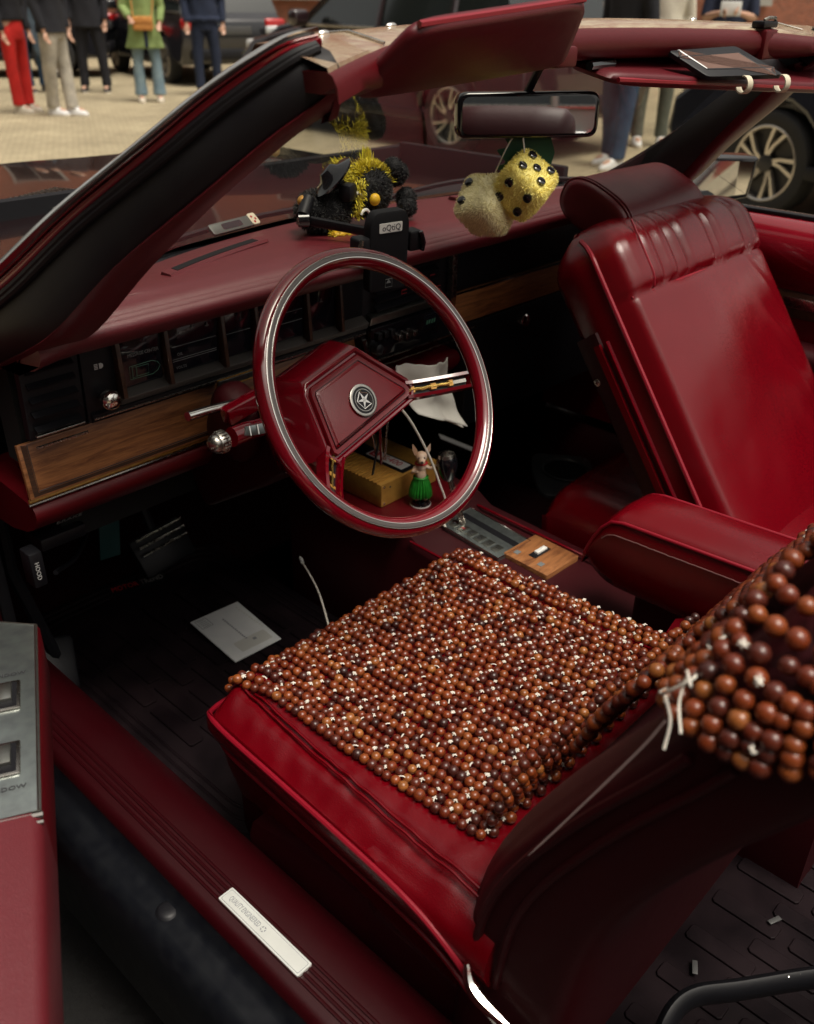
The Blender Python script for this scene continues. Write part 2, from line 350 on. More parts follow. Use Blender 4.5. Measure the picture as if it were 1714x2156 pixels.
def remesh(o, vox, smooth=6, sub=0):
    md = o.modifiers.new('r', 'REMESH'); md.mode = 'VOXEL'; md.voxel_size = vox; md.use_smooth_shade = True
    if smooth: sm = o.modifiers.new('s', 'SMOOTH'); sm.iterations = smooth; sm.factor = .5
    dg = bpy.context.evaluated_depsgraph_get(); dg.update(); ev = o.evaluated_get(dg); me = bpy.data.meshes.new_from_object(ev)
    o.modifiers.clear(); old = o.data; o.data = me
    if not me.materials: me.materials.append(old.materials[0])
    me.polygons.foreach_set('use_smooth', [True]*len(me.polygons))
    return o
def gs(x, s): return math.exp(-(x/s)**2)
def nz(x, y, z, sc_): return noise.noise(V((x*sc_, y*sc_, z*sc_)))
# ================================================================== THE CAR (car axes: X right, Y forward, Z up, ground z = 0)
car = empty('convertible_car', (0, .3, 0))
tag(car, 'burgundy convertible with open driver door, red leather seats and red steering wheel', 'car')
X1, Y1, Z1 = V((1, 0, 0)), V((0, 1, 0)), V((0, 0, 1))
def strip_x(prof_fn, x0, x1, n, closed=False): return [prof_fn(x0+(x1-x0)*i/n) for i in range(n+1)]

# ---------------- floor pan, walls of the tub, firewall
g = G(); g.add([(-.70, -1.0, .20), (.70, -1.0, .20), (.70, .80, .20), (-.70, .80, .20), (-.70, .98, .46), (.70, .98, .46)], [(0, 1, 2, 3), (3, 2, 5, 4)])
floor = g.out('floor_carpet', 'carpet', car)
g = G(); g.box((0, .99, .70), (1.46, .03, .56)); g.out('firewall', 'black_soft', car)
for sx in (-1, 1):
    G().box((sx*.712, .72, .60), (.02, .52, .78), bev=.004).out('kick_panel', 'black_soft', car)
# rear tub: bench bulkhead behind the seats
g = G(); g.box((0, -1.12, .48), (1.40, .26, .56), bev=.05, seg=3); g.box((0, -1.36, .72), (1.40, .22, .5), bev=.05, seg=3); g.out('rear_bench', 'leather_shaded', car)

# ---------------- door sills
for sx in (-1, 1):
    def sec(y):
        p = [(.640, .215), (.655, .33), (.675, .375), (.700, .394), (.722, .400), (.775, .400), (.785, .395), (.788, .37), (.788, .20)]
        return [V((sx*a, y, b)) for a, b in p]
    sill = G().loft([sec(y) for y in (-.95, -.5, 0, .5, .62)], closed=False).out('door_sill', 'sill_vinyl', car, smooth=60)
    g = G()
    for k in range(4): g.tube([(sx*(.742+.008*k), -.95, .401), (sx*(.742+.008*k), .56, .401)], .0022, 6)
    g.out('tread_ridges', 'sill_vinyl', sill)
    # painted jamb and rocker outside the sill
    def sec2(y):
        p = [(.786, .385), (.792, .368), (.800, .362), (.818, .360), (.830, .352), (.838, .330), (.842, .20), (.80, .16), (.70, .16)]
        return [V((sx*a, y, b)) for a, b in p]
    jb = G().loft([sec2(y) for y in (-1.0, -.3, .3, .62)], closed=False).out('rocker_panel', 'navy_jamb', car, smooth=60)
    if sx < 0:
        G().lathe([(.002, .004), (.010, .004), (.013, .002), (.015, 0)], (-.802, -.085, .361), (0, 0, 1), 20).out('drain_plug', 'black', jb)
        fr = frame((-.7565, -.2155, .4045), (0, -1, 0), (1, 0, 0))
        pl = G().prism(rect(.142, .021, .002), fr, -.003, .0006).out('sill_plate', 'sticker', sill)
        G().prism(rect(.137, .0165, .002), fr, .0006, .0007).out('plate_border', 'ink_grey', sill)
        G().prism(rect(.136, .0155, .002), fr, .0007, .0009).out('plate_face', 'sticker', sill)
        text('plate_lettering', 'QUALITY ENGINEERED', (fr[0]-fr[1]*.034, fr[1], fr[2], fr[3]), .0095, 'ink_grey', sill, h=.001, sx=.55)
        g = G()
        for k in range(5):
            a = 2*math.pi*k/5; g.prism([(math.cos(a+q)*.004*rr_-.0005, math.sin(a+q)*.004*rr_) for q, rr_ in ((-.5, 1), (.5, 1), (0, .45))], fr, .0009, .0011)
        g.out('plate_star', 'ink_grey', sill)

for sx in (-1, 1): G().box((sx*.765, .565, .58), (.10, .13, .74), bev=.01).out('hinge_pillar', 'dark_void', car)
# ---------------- hood, fenders, cowl
def hood(u, v):
    x = -.78+1.56*u; y = .56+1.22*v; e = abs(x)/.78
    z = .955-.045*v**1.6-.045*e**6-.012*gs(x, .9)*0+.010*gs(x, .18)*(1-v*.3)
    return V((x, y-.05*e*e, z))
hd = G().grid(hood, 40, 24).out('hood', 'paint', car, smooth=180)
for sx in (-1, 1):
    rings = []
    for i in range(13):
        y = .50+1.3*i/12; rings.append([V((sx*.775, y, .912)), V((sx*.80, y, .905)), V((sx*.835, y, .86)), V((sx*.845, y, .75)), V((sx*.845, y, .45)), V((sx*.80, y, .40))])
    G().loft(rings, closed=False).out('front_fender', 'paint', car, smooth=180)
G().box((0, 1.80, .66), (1.60, .10, .46), bev=.04, seg=3).out('front_panel', 'paint', car)
G().box((0, 1.88, .55), (1.64, .12, .13), bev=.03, seg=3).out('front_bumper', 'chrome', car)
# engine-compartment louvre on the hood
fr = frame((-.225, 1.06, .952), (.93, .36, 0), (-.36, .93, 0))
lv = G().prism(rect(.155, .13, .006), fr, -.01, .004, .002).out('hood_louvre', 'black', hd)
for k in range(12):
    G().box(fr[0]+fr[1]*(-.069+.0125*k)+fr[3]*.008, (.004, .118, .007), rot=Matrix((fr[1], fr[2], fr[3])).transposed(), bev=0).out('louvre_fin', 'chrome_dull', hd)
g = G(); q = [fr[0]+fr[1]*a*.0785+fr[2]*b*.066+fr[3]*.005 for a, b in ((-1, -1), (1, -1), (1, 1), (-1, 1))]; g.tube(q, .0022, 6, loop=True); g.out('louvre_frame', 'chrome_dull', hd)
G().tube([(-.60, .55, .953), (-.50, .74, .957), (-.44, .86, .956)], .004, 6).out('hood_trim', 'chrome_dull', hd)
# cowl trough and wipers
def ybase(x): return .475-.17*(abs(x)/.62)**2.2
def cow(u, v):
    x = -.70+1.4*u; return V((x, ybase(x)+.005+(.60-ybase(x))*v, .972-.022*math.sin(math.pi*v)-.01*v))
cw = G().grid(cow, 40, 6).out('cowl', 'black', car, smooth=180)
for pts in ([(.16, .53, .975), (.40, .49, .992), (.62, .36, .985)], [(-.42, .50, .97), (-.16, .52, .988), (.12, .51, .990)]):
    wp_ = G().tube(bez(pts, 6), .005, 6).out('wiper', 'black', car); G().tube([V(p)+V((0, .02, -.004)) for p in bez(pts, 6)], .003, 5).out('wiper_blade', 'black_soft', wp_)
# identity tag at the foot of the glass
fr = frame((-.228, .462, .998), (.98, .17, 0), (-.1, .6, .55))
vt = G().prism(rect(.095, .020, .004), fr, -.003, .002, .0008).out('identity_tag', 'tag_steel', car)
G().prism(rect(.045, .011, .003), fr, .002, .0026).out('tag_window', 'panel_glass', vt)
G().prism(rect(.018, .022, .005, c=(.052, .001)), fr, -.002, .0028, .0006).out('tag_end', 'cream', vt)
for a, b in ((.049, .005), (.055, .0), (.05, -.005)): G().lathe([(.0022, .0028), (.0022, .0034), (.0005, .0038)], fr[0]+fr[1]*a+fr[2]*b, fr[3], 10).out('rivet', 'tail_red', vt)

# ---------------- windshield frame: pillars, header, glass
PF = [(.755, .52, .90), (.735, .36, .985), (.71, .235, 1.060), (.682, .12, 1.138), (.65, .012, 1.207), (.615, -.052, 1.256), (.580, -.098, 1.289), (.545, -.115, 1.297)]
PR = [(.715, .29, .93), (.712, .20, .972), (.705, .135, 1.010), (.672, .055, 1.085), (.625, -.045, 1.165), (.592, -.098, 1.212), (.560, -.140, 1.248), (.545, -.150, 1.268)]
FB, RB = bez(PF, 5), bez(PR, 5)
WSH = {}
for sx in (-1, 1):
    A = [V((sx*p.x, p.y, p.z)) for p in FB]; B = [V((sx*p.x, p.y, p.z)) for p in RB]; n_ = len(A)
    Nn = []
    for i in range(n_):
        T = (A[min(i+1, n_-1)]-A[max(i-1, 0)]).normalized(); nn = T.cross(B[i]-A[i]).normalized()
        if nn.dot(V((sx, -1, 0))) < 0: nn = -nn
        Nn.append(nn)
    def P(i, f, h): return A[i].lerp(B[i], f)+Nn[i]*h
    core = G().loft([[P(i, 0, -.004), P(i, .2, -.004), P(i, .5, .004), P(i, .8, .002), P(i, .97, -.006), P(i, .95, -.05), P(i, .5, -.055), P(i, .05, -.04)] for i in range(n_)]).out('windshield_pillar', 'seal', car, smooth=50)
    G().loft([[P(i, -.04, -.012), P(i, -.05, .000), P(i, -.01, .009), P(i, .05, .011), P(i, .10, .006), P(i, .125, -.003), P(i, .06, -.012)] for i in range(n_)]).out('chrome_molding', 'chrome', core, smooth=60)
    G().loft([[P(i, .12, -.006), P(i, .13, .003), P(i, .185, .0045), P(i, .24, .002), P(i, .25, -.006)] for i in range(n_)]).out('painted_strip', 'paint_red', core, smooth=60)
    G().tube([P(i, .285, .002) for i in range(n_-1)], .0055, 8).out('door_seal', 'seal', core)
    G().tube([P(i, .345, .003) for i in range(n_-1)], .0045, 8).out('door_seal', 'seal', core)
    G().loft([[P(i, .955, -.004), P(i, .98, .000), P(i, 1.02, -.004), P(i, 1.05, -.014), P(i, 1.04, -.05), P(i, .9, -.062), P(i, .90, -.04)] for i in range(n_)]).out('pillar_trim', 'visor_vinyl', core, smooth=60)
    WSH[sx] = core
def hy(x): return .012-.105*(abs(x)/.56)**2.1
def hz(x): return 1.302-.012*(abs(x)/.56)**2
def hsec(x):
    y, z = hy(x), hz(x); e = max(0, (abs(x)-.40)/.16)
    return [V((x, y+.040, z-.028)), V((x, y+.045, z-.012)), V((x, y+.034, z-.001)), V((x, y+.010, z)), V((x, y-.028-.03*e, z-.009-.006*e)), V((x, y-.030-.03*e, z-.014-.008*e))]
hx = [-.57+1.14*i/60 for i in range(61)]
head = G().loft([hsec(x) for x in hx], closed=False).out('windshield_header', 'header_tape', car, smooth=60)
def hsec2(x):
    y, z = hy(x), hz(x); e = max(0, (abs(x)-.40)/.16); y -= .03*e; z -= .008*e; d = -.02*e*e
    return [V((x, y-.027, z-.010)), V((x, y-.034, z-.013)), V((x, y-.040, z-.022)), V((x, y-.041, z-.034)), V((x, y-.036, z-.044-d)), V((x, y-.020, z-.050-d)), V((x, y+.03, z-.050-d)), V((x, y+.035, z-.034-d))]
G().loft([hsec2(x) for x in hx]).out('header_pad', 'trim_red', head, smooth=60)
for sx in (1,):
    x = sx*.43; y, z = hy(x)-.02, hz(x); g = G()
    g.box((x, y-.006, z-.002), (.05, .022, .010), bev=.003); lt = g.out('roof_latch', 'black', car)
    G().tube([(x-.02, y-.013, z+.004), (x-.012, y-.016, z+.007), (x+.012, y-.016, z+.007), (x+.02, y-.013, z+.004)], .0025, 6).out('latch_loop', 'chrome_dull', lt)
    G().box((x, y-.014, z-.030), (.044, .016, .042), bev=.004).out('latch_housing', 'trim_red', lt)
for x in (-.34, -.47, -.02, .33): G().sph((x, hy(x)+.018, hz(x)+.001), (.008, .004, .003), 10, 6).out('screw', 'chrome', head)
for x in (-.44, .50):
    G().tube([(x, hy(x)+.036, hz(x)-.001), (x+.004, hy(x)+.01, hz(x)+.001), (x+.014, hy(x)-.03, hz(x)-.008)], .0016, 5).out('header_seam', 'chrome_dull', head)
# glass
def gl(u, v):
    x0 = -.68+1.36*u; xt = x0*.545/.68; b = V((x0, ybase(x0)-.005, .985)); t = V((xt, hy(xt)+.035, hz(xt)-.02))
    return b.lerp(t, v)+V((0, 1, .8)).normalized()*(.018*math.sin(math.pi*v))
G().grid(gl, 40, 16).out('windshield_glass', 'glass', car, smooth=180)

# ---------------- sun visors, rear-view mirror, passenger wing mirror
def board(name, corners, th, m, parent, bev=.02, nu=24, nv=12, sag=0):
    """a padded board on four corners a,b,c,d (a-b lower edge, d-c upper edge)"""
    a, b, c, d = [V(p) for p in corners]; n0 = ((b-a).cross(d-a)).normalized(); P = []
    def mid(u, v): return a.lerp(b, u).lerp(d.lerp(c, u), v)+n0*(sag*math.sin(math.pi*u)*math.sin(math.pi*v))
    # superellipse outline
    rings = []
    K = 56
    ol = []
    for k in range(K):
        t = 2*math.pi*k/K; cu, su = math.cos(t), math.sin(t); e = 2/9
        ol.append((.5+.5*math.copysign(abs(cu)**e, cu), .5+.5*math.copysign(abs(su)**e, su)))
    g = G(); rr_ = []
    for f, h in ((0, 1), (.6, 1), (.9, .98), (.975, .72), (1, .0), (.975, -.72), (.9, -.98), (.6, -1), (0, -1)):
        rr_.append([mid(.5+(u-.5)*max(f, .001), .5+(v-.5)*max(f, .001))+n0*(th/2*h) for u, v in ol])
    g.loft(rr_); o = g.out(name, m, parent, smooth=70); return o, n0, mid
vis, n0, mid = board('driver_sun_visor', [(-.475, -.075, 1.240), (-.085, -.055, 1.256), (-.185, -.150, 1.327), (-.455, -.150, 1.305)], .017, 'visor_vinyl', car, sag=.004)
G().tube([mid(.02+.96*i/20, .985)+n0*.0 for i in range(21)], .0035, 6).out('visor_piping', 'piping', vis)
G().tube([(-.56, -.10, 1.252), (-.50, -.072, 1.250), (-.46, -.075, 1.249)], .006, 8).out('visor_pivot', 'black_gloss', vis)
G().box((-.085, -.05, 1.262), (.05, .022, .024), bev=.004).out('visor_clip', 'trim_red', vis)
vis2, n2, mid2 = board('passenger_sun_visor', [(.045, -.050, 1.230), (.63, -.178, 1.194), (.67, -.045, 1.236), (.055, .040, 1.247)], .017, 'visor_vinyl', car, sag=-.006)
G().tube([mid2(.02+.96*i/20, .02) for i in range(21)], .0035, 6).out('visor_piping', 'piping', vis2)
G().tube([(.03, -.02, 1.246), (.06, -.015, 1.246), (.1, -.012, 1.246)], .006, 8).out('visor_pivot', 'black_gloss', vis2)
# rear-view mirror
mc = V((.006, .058, 1.180)); mu = V((.775, -.632, .01)).normalized(); mv = V((.022, .030, 1)); fr = frame(mc, mu, mv)
rv = G().prism(rect(.206, .061, .016, 5), fr, -.022, .004, .004).out('rear_view_mirror', 'black_gloss', car, smooth=50)
G().prism(rect(.192, .049, .012, 5), fr, .004, .0046).out('mirror_glass', 'mirror', rv, smooth=0)
G().tube([mc-fr[3]*.02, mc-fr[3]*.03+Z1*.02, (0.0, .035, 1.25)], .006, 8).out('mirror_stalk', 'black', rv)
# passenger wing mirror, outside the far door
mc2 = V((.93, .185, .972)); fr = frame(mc2, (.81, -.58, .0), (-.004, -.008, 1)); ol = roundpoly([(-.085, -.058), (.068, -.042), (.078, .046), (-.085, .052)], .008, 3)
wm = G().prism(ol, fr, -.05, .006, .005).out('wing_mirror', 'black_gloss', car, smooth=50)
G().prism(inset(ol, .010), fr, .006, .0066).out('mirror_glass', 'mirror', wm, smooth=0)
G().tube([(.93, .20, .94), (.80, .25, .93), (.72, .26, .93)], .016, 8).out('mirror_arm', 'black', wm)

# ---------------- doors
def door_far():
    y0, y1 = -1.0, .46
    def sec(y):
        p = [(.735, .952), (.715, .953), (.690, .942), (.672, .915), (.668, .875), (.690, .845), (.70, .80), (.702, .60), (.70, .42), (.76, .42)]
        return [V((a, y, b)) for a, b in p]
    d = G().loft([sec(y) for y in (y0, -.5, 0, y1)], closed=False).out('passenger_door', 'paint_red', car, smooth=60)
    G().loft([[V((a, y, b)) for a, b in ((.735, .40), (.835, .40), (.85, .60), (.835, .86), (.80, .93), (.752, .948))] for y in (y0, -.5, 0, y1)], closed=False).out('door_skin', 'paint', d, smooth=60)
    G().box((.738, -.27, .955), (.020, 1.46, .012), bev=.003).out('window_seal', 'black', d)
    G().box((.757, -.27, .955), (.012, 1.46, .008), bev=.002).out('belt_molding', 'chrome_dull', d)
    G().box((.660, -.28, .70), (.08, .75, .07), bev=.02, seg=3).out('armrest', 'leather_shaded', d)
    G().box((.692, -.30, .80), (.016, .80, .05), bev=.003).out('door_trim', 'veneer_dark', d)
    G().box((.688, -.15, .805), (.012, .10, .022), bev=.003).out('door_handle', 'chrome_dull', d)
door_far()
# driver door, open; edge line of the armrest E(t)
E0 = V((-.797, .125, 0)); ed = V((-.447, -.894, 0)).normalized(); eo = V((-.894, .447, 0)).normalized()
def D(t, o, z): return E0+ed*t+eo*o+Z1*z
dr = G().loft([[D(t, .085, .25), D(t, .085, .60), D(t, .075, .72), D(t, .085, .85), D(t, .10, .90), D(t, .15, .905), D(t, .19, .88), D(t, .215, .70), D(t, .215, .45), D(t, .19, .25)] for t in (-.36, .1, .5, .95)]).out('driver_door', 'trim_red', car, smooth=60)
ar = G().loft([[D(t, .1, z0), D(t, .012, z0), D(t, .004, z0+.01), D(t, 0, .60), D(t, -.0, .665), D(t, .003, .674), D(t, .010, .679), D(t, .10, .682)] for t, z0 in ((.30, .57), (.45, .57), (.70, .57), (.9, .60))]).out('door_armrest', 'dash_vinyl', dr, smooth=60)
G().loft([[D(t-k_*.1, .1, z0), D(t-k_*.012, .012, z0), D(t, .004, z0+.01), D(t, 0, .60), D(t, .0, .667), D(t, .002, .671), D(t-k_*.1, .1, .671)] for t, z0, k_ in ((-.006, .60, .49), (0.06, .57, .2), (.30, .57, 0))]).out('armrest_base', 'trim_red', dr, smooth=60)
fr = (D(.148, .05, .6745), ed, eo, Z1)
plo = [(-.148, -.047), (.150, -.047), (.150, .05), (-.195, .05)]
pn = G().prism(plo, fr, -.006, .003, .0012)
sp = pn.out('switch_panel', 'steel_plate', dr, smooth=30)
up = fr[3] if fr[3].z > 0 else -fr[3]
g = G(); zz = .678
g.tube([D(.148+a, .05+b, zz-.0015) for a, b in plo], .0022, 6, loop=True); g.out('panel_edge', 'brushed', dr)
for t in (.125, .222):
    c = D(t, .034, .678); fw = (c, ed, eo, Z1)
    sw = G().prism(rect(.047, .030, .002), fw, -.002, .0022, .0008).out('window_switch', 'chrome_dull', dr)
    G().prism(rect(.040, .023, .0015), fw, .0022, .0026).out('switch_recess', 'black', dr)
    G().prism(rect(.026, .0155, c=(-.003, .001)), fw, .0026, .0065, .001).out('switch_button', 'brushed', dr)
for t in (.088, .262):
    c = D(t, .034, .6776); text('switch_lettering', 'WINDOW', (c, -eo, -ed, Z1), .0072, 'ink', dr, h=.0008, sx=1.2)
G().tube([D(.302, .0, .676), D(.302, .1, .680)], .0028, 6).out('panel_edge', 'ledge_grey', dr)
G().tube([D(.309, .0, .674), D(.309, .1, .677)], .002, 6).out('panel_edge', 'ledge_grey', dr)

# ---------------- floor mats (things of their own)
def mat_ribs(root, fr, w_, l_, cols, rows, gap=.014, h=.004):
    cw_ = w_/cols; rl = l_/rows; me = None
    for i in range(cols):
        for j in range(rows):
            L_ = rl-gap; W_ = cw_-.012
            c = (-w_/2+cw_*(i+.5), -l_/2+rl*(j+.5)+(rl*.25 if i % 2 else -rl*.1))
            if abs(c[1])+L_/2 > l_/2: continue
            G().prism(rect(W_, L_, .004, 1, c=c), fr, 0, h, .0015).out('rib', 'rubber_mat', root, smooth=0)
fm_fr = frame((-.375, .40, .222), (1, 0, 0), (0, 1, 0))
fm = G().prism(rect(.50, .78, .06, 5), fm_fr, -.012, .0, .003).out('floor_mat', 'rubber_mat')
tag(fm, 'dark ribbed rubber mat on the driver footwell floor with a red and grey badge', 'floor mat', 'floor mats in the car')
for k in (0, 1, 2): 
    p = rect(.46-.03*k, .74-.035*k, .05, 5); G().tube([fm_fr[0]+X1*a+Y1*b+Z1*.001 for a, b in p], .0028, 5, loop=True).out('raised_border', 'rubber_mat', fm)
mat_ribs(fm, fm_fr, .36, .56, 9, 4)
bfr = frame((-.345, .735, .226), (.965, -.26, 0), (.26, .965, 0))
G().prism(rect(.12, .036, .004), bfr, -.002, .002).out('badge', 'black', fm)
text('badge_lettering', 'MOTOR', (bfr[0]-bfr[1]*.029, *bfr[1:]), .025, 'badge_red', fm, h=.0026, sx=.62)
text('badge_lettering', 'TREND', (bfr[0]+bfr[1]*.029, *bfr[1:]), .025, 'lettering', fm, h=.0026, sx=.62)
rm_fr = frame((-.28, -.72, .222), (1, 0, 0), (0, 1, 0))
rm = G().prism(rect(.56, .50, .05, 5), rm_fr, -.012, .0, .003).out('floor_mat', 'rubber_mat')
tag(rm, 'dusty ribbed rubber mat on the floor behind the driver seat', 'floor mat', 'floor mats in the car')
mat_ribs(rm, rm_fr, .50, .44, 13, 4, .018)
for (x, y, a) in ((-.33, -.555, .5), (-.19, -.60, -.4), (-.14, -.66, .9)):
    c = V((x, y, .230)); G().box(c, (.020, .007, .002), rot=Matrix.Rotation(a, 3, 'Z'), bev=.0006).out('scrap', 'plate_dark', rm)
# belt guide hoop behind the seat
hp = G().tube(bez([(-.52, -.60, .24), (-.50, -.588, .315), (-.455, -.59, .340), (-.40, -.63, .342), (-.30, -.71, .345), (-.2, -.80, .33)], 8), .017, 10, flat=.6).out('belt_hoop', 'black', car)
for t in ((-.36, -.664, .356), (-.348, -.672, .357)): G().sph(t, .004, 8, 6).out('hoop_screw', 'chrome', hp)
# ---------------- dashboard
def dsec(x):
    yb = ybase(x)-.012; e = max(0, (abs(x)-.66)/.04)
    f = min(1, max(0, (yb-.20)/.27)); k = yb-.20
    P_ = [(yb, .984), (.20+k*.75, .994), (.20+k*.45, .999), (.20+k*.18, 1.003), (.222, 1.0015), (.206, .9985), (.193, .9945), (.1905, .9905), (.1875, .9935), (.1835, .9915), (.181, .9870), (.178, .9895), (.174, .9870), (.1715, .982), (.173, .975), (.180, .966), (.194, .957), (.220, .950), (.262, .945), (.30, .93), (.40, .93), (yb, .94)]
    return [V((x, a+.012*e*e, b-.010*e*e)) for a, b in P_]
dx = [-.705, -.695, -.68, -.66]+[-.64+1.28*i/40 for i in range(41)]+[.66, .68, .695, .705]
dash = G().loft([dsec(x) for x in dx]).out('dashboard', 'dash_vinyl', car, smooth=50)
# defroster slots
for x0, x1 in ((-.475, -.255), (.20, .48)):
    pts = [(x0+(x1-x0)*i/12) for i in range(13)]
    def yv(x): return ybase(x)-.105+.02*0
    g = G().loft([[V((x, yv(x)-.012, .9985)), V((x, yv(x)-.009, 1.0022)), V((x, yv(x)+.012, 1.0022)), V((x, yv(x)+.016, .996))] for x in pts]); o = g.out('defroster_rim', 'dash_vinyl', dash)
    G().loft([[V((x, yv(x)-.006, 1.002)), V((x, yv(x)-.006, 1.0028)), V((x, yv(x)+.009, 1.0028)), V((x, yv(x)+.009, 1.002))] for x in pts[1:-1]]).out('defroster_slot', 'black_soft', dash)
# black backing board of the instrument face
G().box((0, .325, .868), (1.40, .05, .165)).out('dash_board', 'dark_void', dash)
def plate(name, x0, x1, z0, z1, y, m, th=.012, bev=.001, tilt=.006, par_=None, r=0):
    fr = frame(((x0+x1)/2, y, (z0+z1)/2), (1, 0, 0), (0, -tilt/max(z1-z0, .01), 1)); p = rect(x1-x0, z1-z0, r) if r else rect(x1-x0, z1-z0)
    return G().prism(p, fr, -th, 0, bev).out(name, m, par_ or dash, smooth=30), fr
# driver side vents and light switch
plate('vent_panel', -.705, -.628, .838, .944, .258, 'black')
for k in range(5): G().box((-.668, .254, .853+.019*k), (.062, .010, .0035), rot=Matrix.Rotation(.5, 3, 'X')).out('vent_slat', 'black', dash)
for k in range(1): G().box((-.668+.045*k*0, .252, .846), (.066, .006, .003), bev=.001).out('vent_trim', 'chrome_dull', dash)
_, fr = plate('light_switch_panel', -.626, -.578, .838, .944, .256, 'black')
kb = G().lathe([(.006, 0), (.006, .008), (.0125, .010), (.0135, .016), (.0125, .021), (.009, .024), (.004, .0255), (.0002, .026)], (-.602, .254, .870), (0, -1, .05), 24).out('headlamp_knob', 'chrome', dash)
fs = frame((-.603, .2545, .912), (1, 0, 0), (0, 0, 1))
g = G(); g.prism([(.001, -.0035), (.004, -.0035), (.0065, -.0015), (.0065, .0015), (.004, .0035), (.001, .0035)], fs, 0, .0006); g2 = G()
for k in range(4): g.prism(rect(.005, .0011, c=(-.0035, -.003+.002*k)), fs, 0, .0006)
g.out('headlamp_symbol', 'lettering', dash)
# gauge panes with frame bars
panes = [(-.572, -.512), (-.500, -.419), (-.410, -.361), (-.350, -.262), (-.254, -.196)]
plate('gauge_bezel', -.582, -.188, .862, .946, .262, 'veneer_dark', .02)
for a, b in panes:
    pn, fr = plate('gauge_pane', a, b, .872, .942, .2525, 'panel_glass', .01)
for a in (-.578, -.506, -.4145, -.3555, -.258, -.191):
    G().box((a, .2505, .906), (.0062, .016, .084), rot=Matrix.Rotation(-.06, 3, 'X'), bev=.001).out('gauge_bar', 'veneer_dark', dash)
def onpane(x, z): return frame((x, .2515-(z-.907)*.08, z), (1, 0, 0), (0, -.08, 1))
text('gauge_lettering', 'MESSAGE CENTER', onpane(-.540, .916), .0068, 'lettering_dim', dash, h=.001, sx=.85)
f0 = onpane(-.540, .892); g = G()
for pl in ([(-.022, -.009), (.012, -.0095), (.020, -.006), (.024, 0), (.020, .006), (.012, .0095), (-.022, .009)], [(-.012, -.0065), (.006, -.0065), (.006, .0065), (-.012, .0065)], [(-.018, -.008), (-.012, -.0065), (-.012, .0065), (-.018, .008)]):
    g.tube([f0[0]+f0[1]*a+f0[2]*b+f0[3]*.001 for a, b in pl], .00045, 4, loop=True)
g.out('car_outline_symbol', 'lettering_green', dash)
for s_, x, z, sz in (('OIL', -.484, .899, .006), ('VOLTS', -.483, .880, .0058)):
    text('gauge_lettering', s_, onpane(x, z), sz, 'lettering_dim', dash, h=.001)
for x, w_, z in ((-.46, .072, .893), (-.46, .072, .911), (-.46, .072, .890), (-.386, .044, .908), (-.306, .08, .900), (-.306, .08, .916)):
    f0 = onpane(x, z); G().prism(rect(w_, .0008), f0, .0005, .0011).out('gauge_line', 'lettering_dim', dash)
for x, z in ((-.486, .930), (-.462, .934), (-.438, .931), (-.31, .93), (-.228, .92)):
    f0 = onpane(x, z); g = G(); g.prism(rect(.006, .0012, c=(0, -.002)), f0, 0, .001); g.prism(rect(.0014, .006), f0, 0, .0011); g.out('warning_symbol', 'lettering_dim', dash)
# ledges under the panes
plate('grey_ledge', -.582, -.130, .852, .8635, .2475, 'ledge_grey', .02, .002)
plate('dark_ledge', -.622, -.128, .836, .850, .256, 'black', .02, .002)
G().tube([(-.620, .2545, .8435), (-.13, .2545, .8435)], .0016, 6).out('ledge_trim', 'chrome_dull', dash)
G().tube([(-.700, .258, .8285), (-.630, .258, .8285)], .0022, 6).out('ledge_trim', 'chrome_dull', dash)
# wood veneer with inlay line and bright bead
vn, fr = plate('wood_panel', -.715, -.128, .753, .8275, .278, 'veneer', .006, .001, tilt=-.010)
for nm, q in (('veneer_border', [(-.2935+.012, -.030), (.2935-.004, -.030), (.2935-.004, -.0345), (-.2935+.005, -.0345)]), ('veneer_border', [(-.2935+.005, -.0345), (-.2935+.012, -.030), (-.2935+.012, .034), (-.2935+.005, .037)])):
    G().prism(q, fr, 0, .0006).out(nm, 'veneer_dark', dash)
g = G(); q = [(-.2935+.013, .035), (-.2935+.013, -.0285), (.289, -.0285)]; g.tube([fr[0]+fr[1]*a+fr[2]*b+fr[3]*.0004 for a, b in q], .0007, 4); g.out('inlay_line', 'ink', dash)
G().tube([(-.715, .2805, .7485), (-.128, .2805, .7485)], .0030, 8).out('bright_bead', 'gold_dull', dash)
G().tube([(-.716, .2815, .7425), (-.128, .2815, .7425)], .0025, 8).out('bright_bead', 'chrome_dull', dash)
_, fr = plate('maker_plate', -.428, -.352, .829, .8445, .2545, 'chrome_dull', .006, .001)
G().prism(rect(.07, .0105), fr, 0, .0006).out('plate_field', 'steel_plate', dash)
G().tube([fr[0]+fr[1]*a+fr[2]*b for a, b in rect(.076, .0155)], .0009, 5, loop=True).out('plate_rim', 'gold_dull', dash)
# knee bolster
def kn(x): return [V((x, a, b)) for a, b in ((.30, .741), (.284, .739), (.277, .731), (.276, .722), (.281, .712), (.292, .70), (.315, .688), (.36, .676), (.44, .67), (.44, .75))]
kb2 = G().loft([kn(x) for x in (-.712, -.705, -.4, -.1, .14)]).out('knee_bolster', 'trim_red', dash, smooth=60)
fr = frame((-.655, .312, .692), (1, 0, 0), (0, -.45, .6)); text('release_lettering', 'BRAKE', fr, .011, 'lettering_dim', dash, h=.006, sx=1.2)
G().box((-.655, .36, .645), (.07, .05, .02), bev=.004).out('brake_release', 'black', dash)
hl = G().box((-.738+.02, .305, .64), (.020, .030, .055), bev=.004).out('hood_release', 'black', dash)
text('release_lettering', 'HOOD', frame((-.720, .2895, .640), (0, 0, -1), (1, 0, 0)), .009, 'lettering', dash, h=.0012)
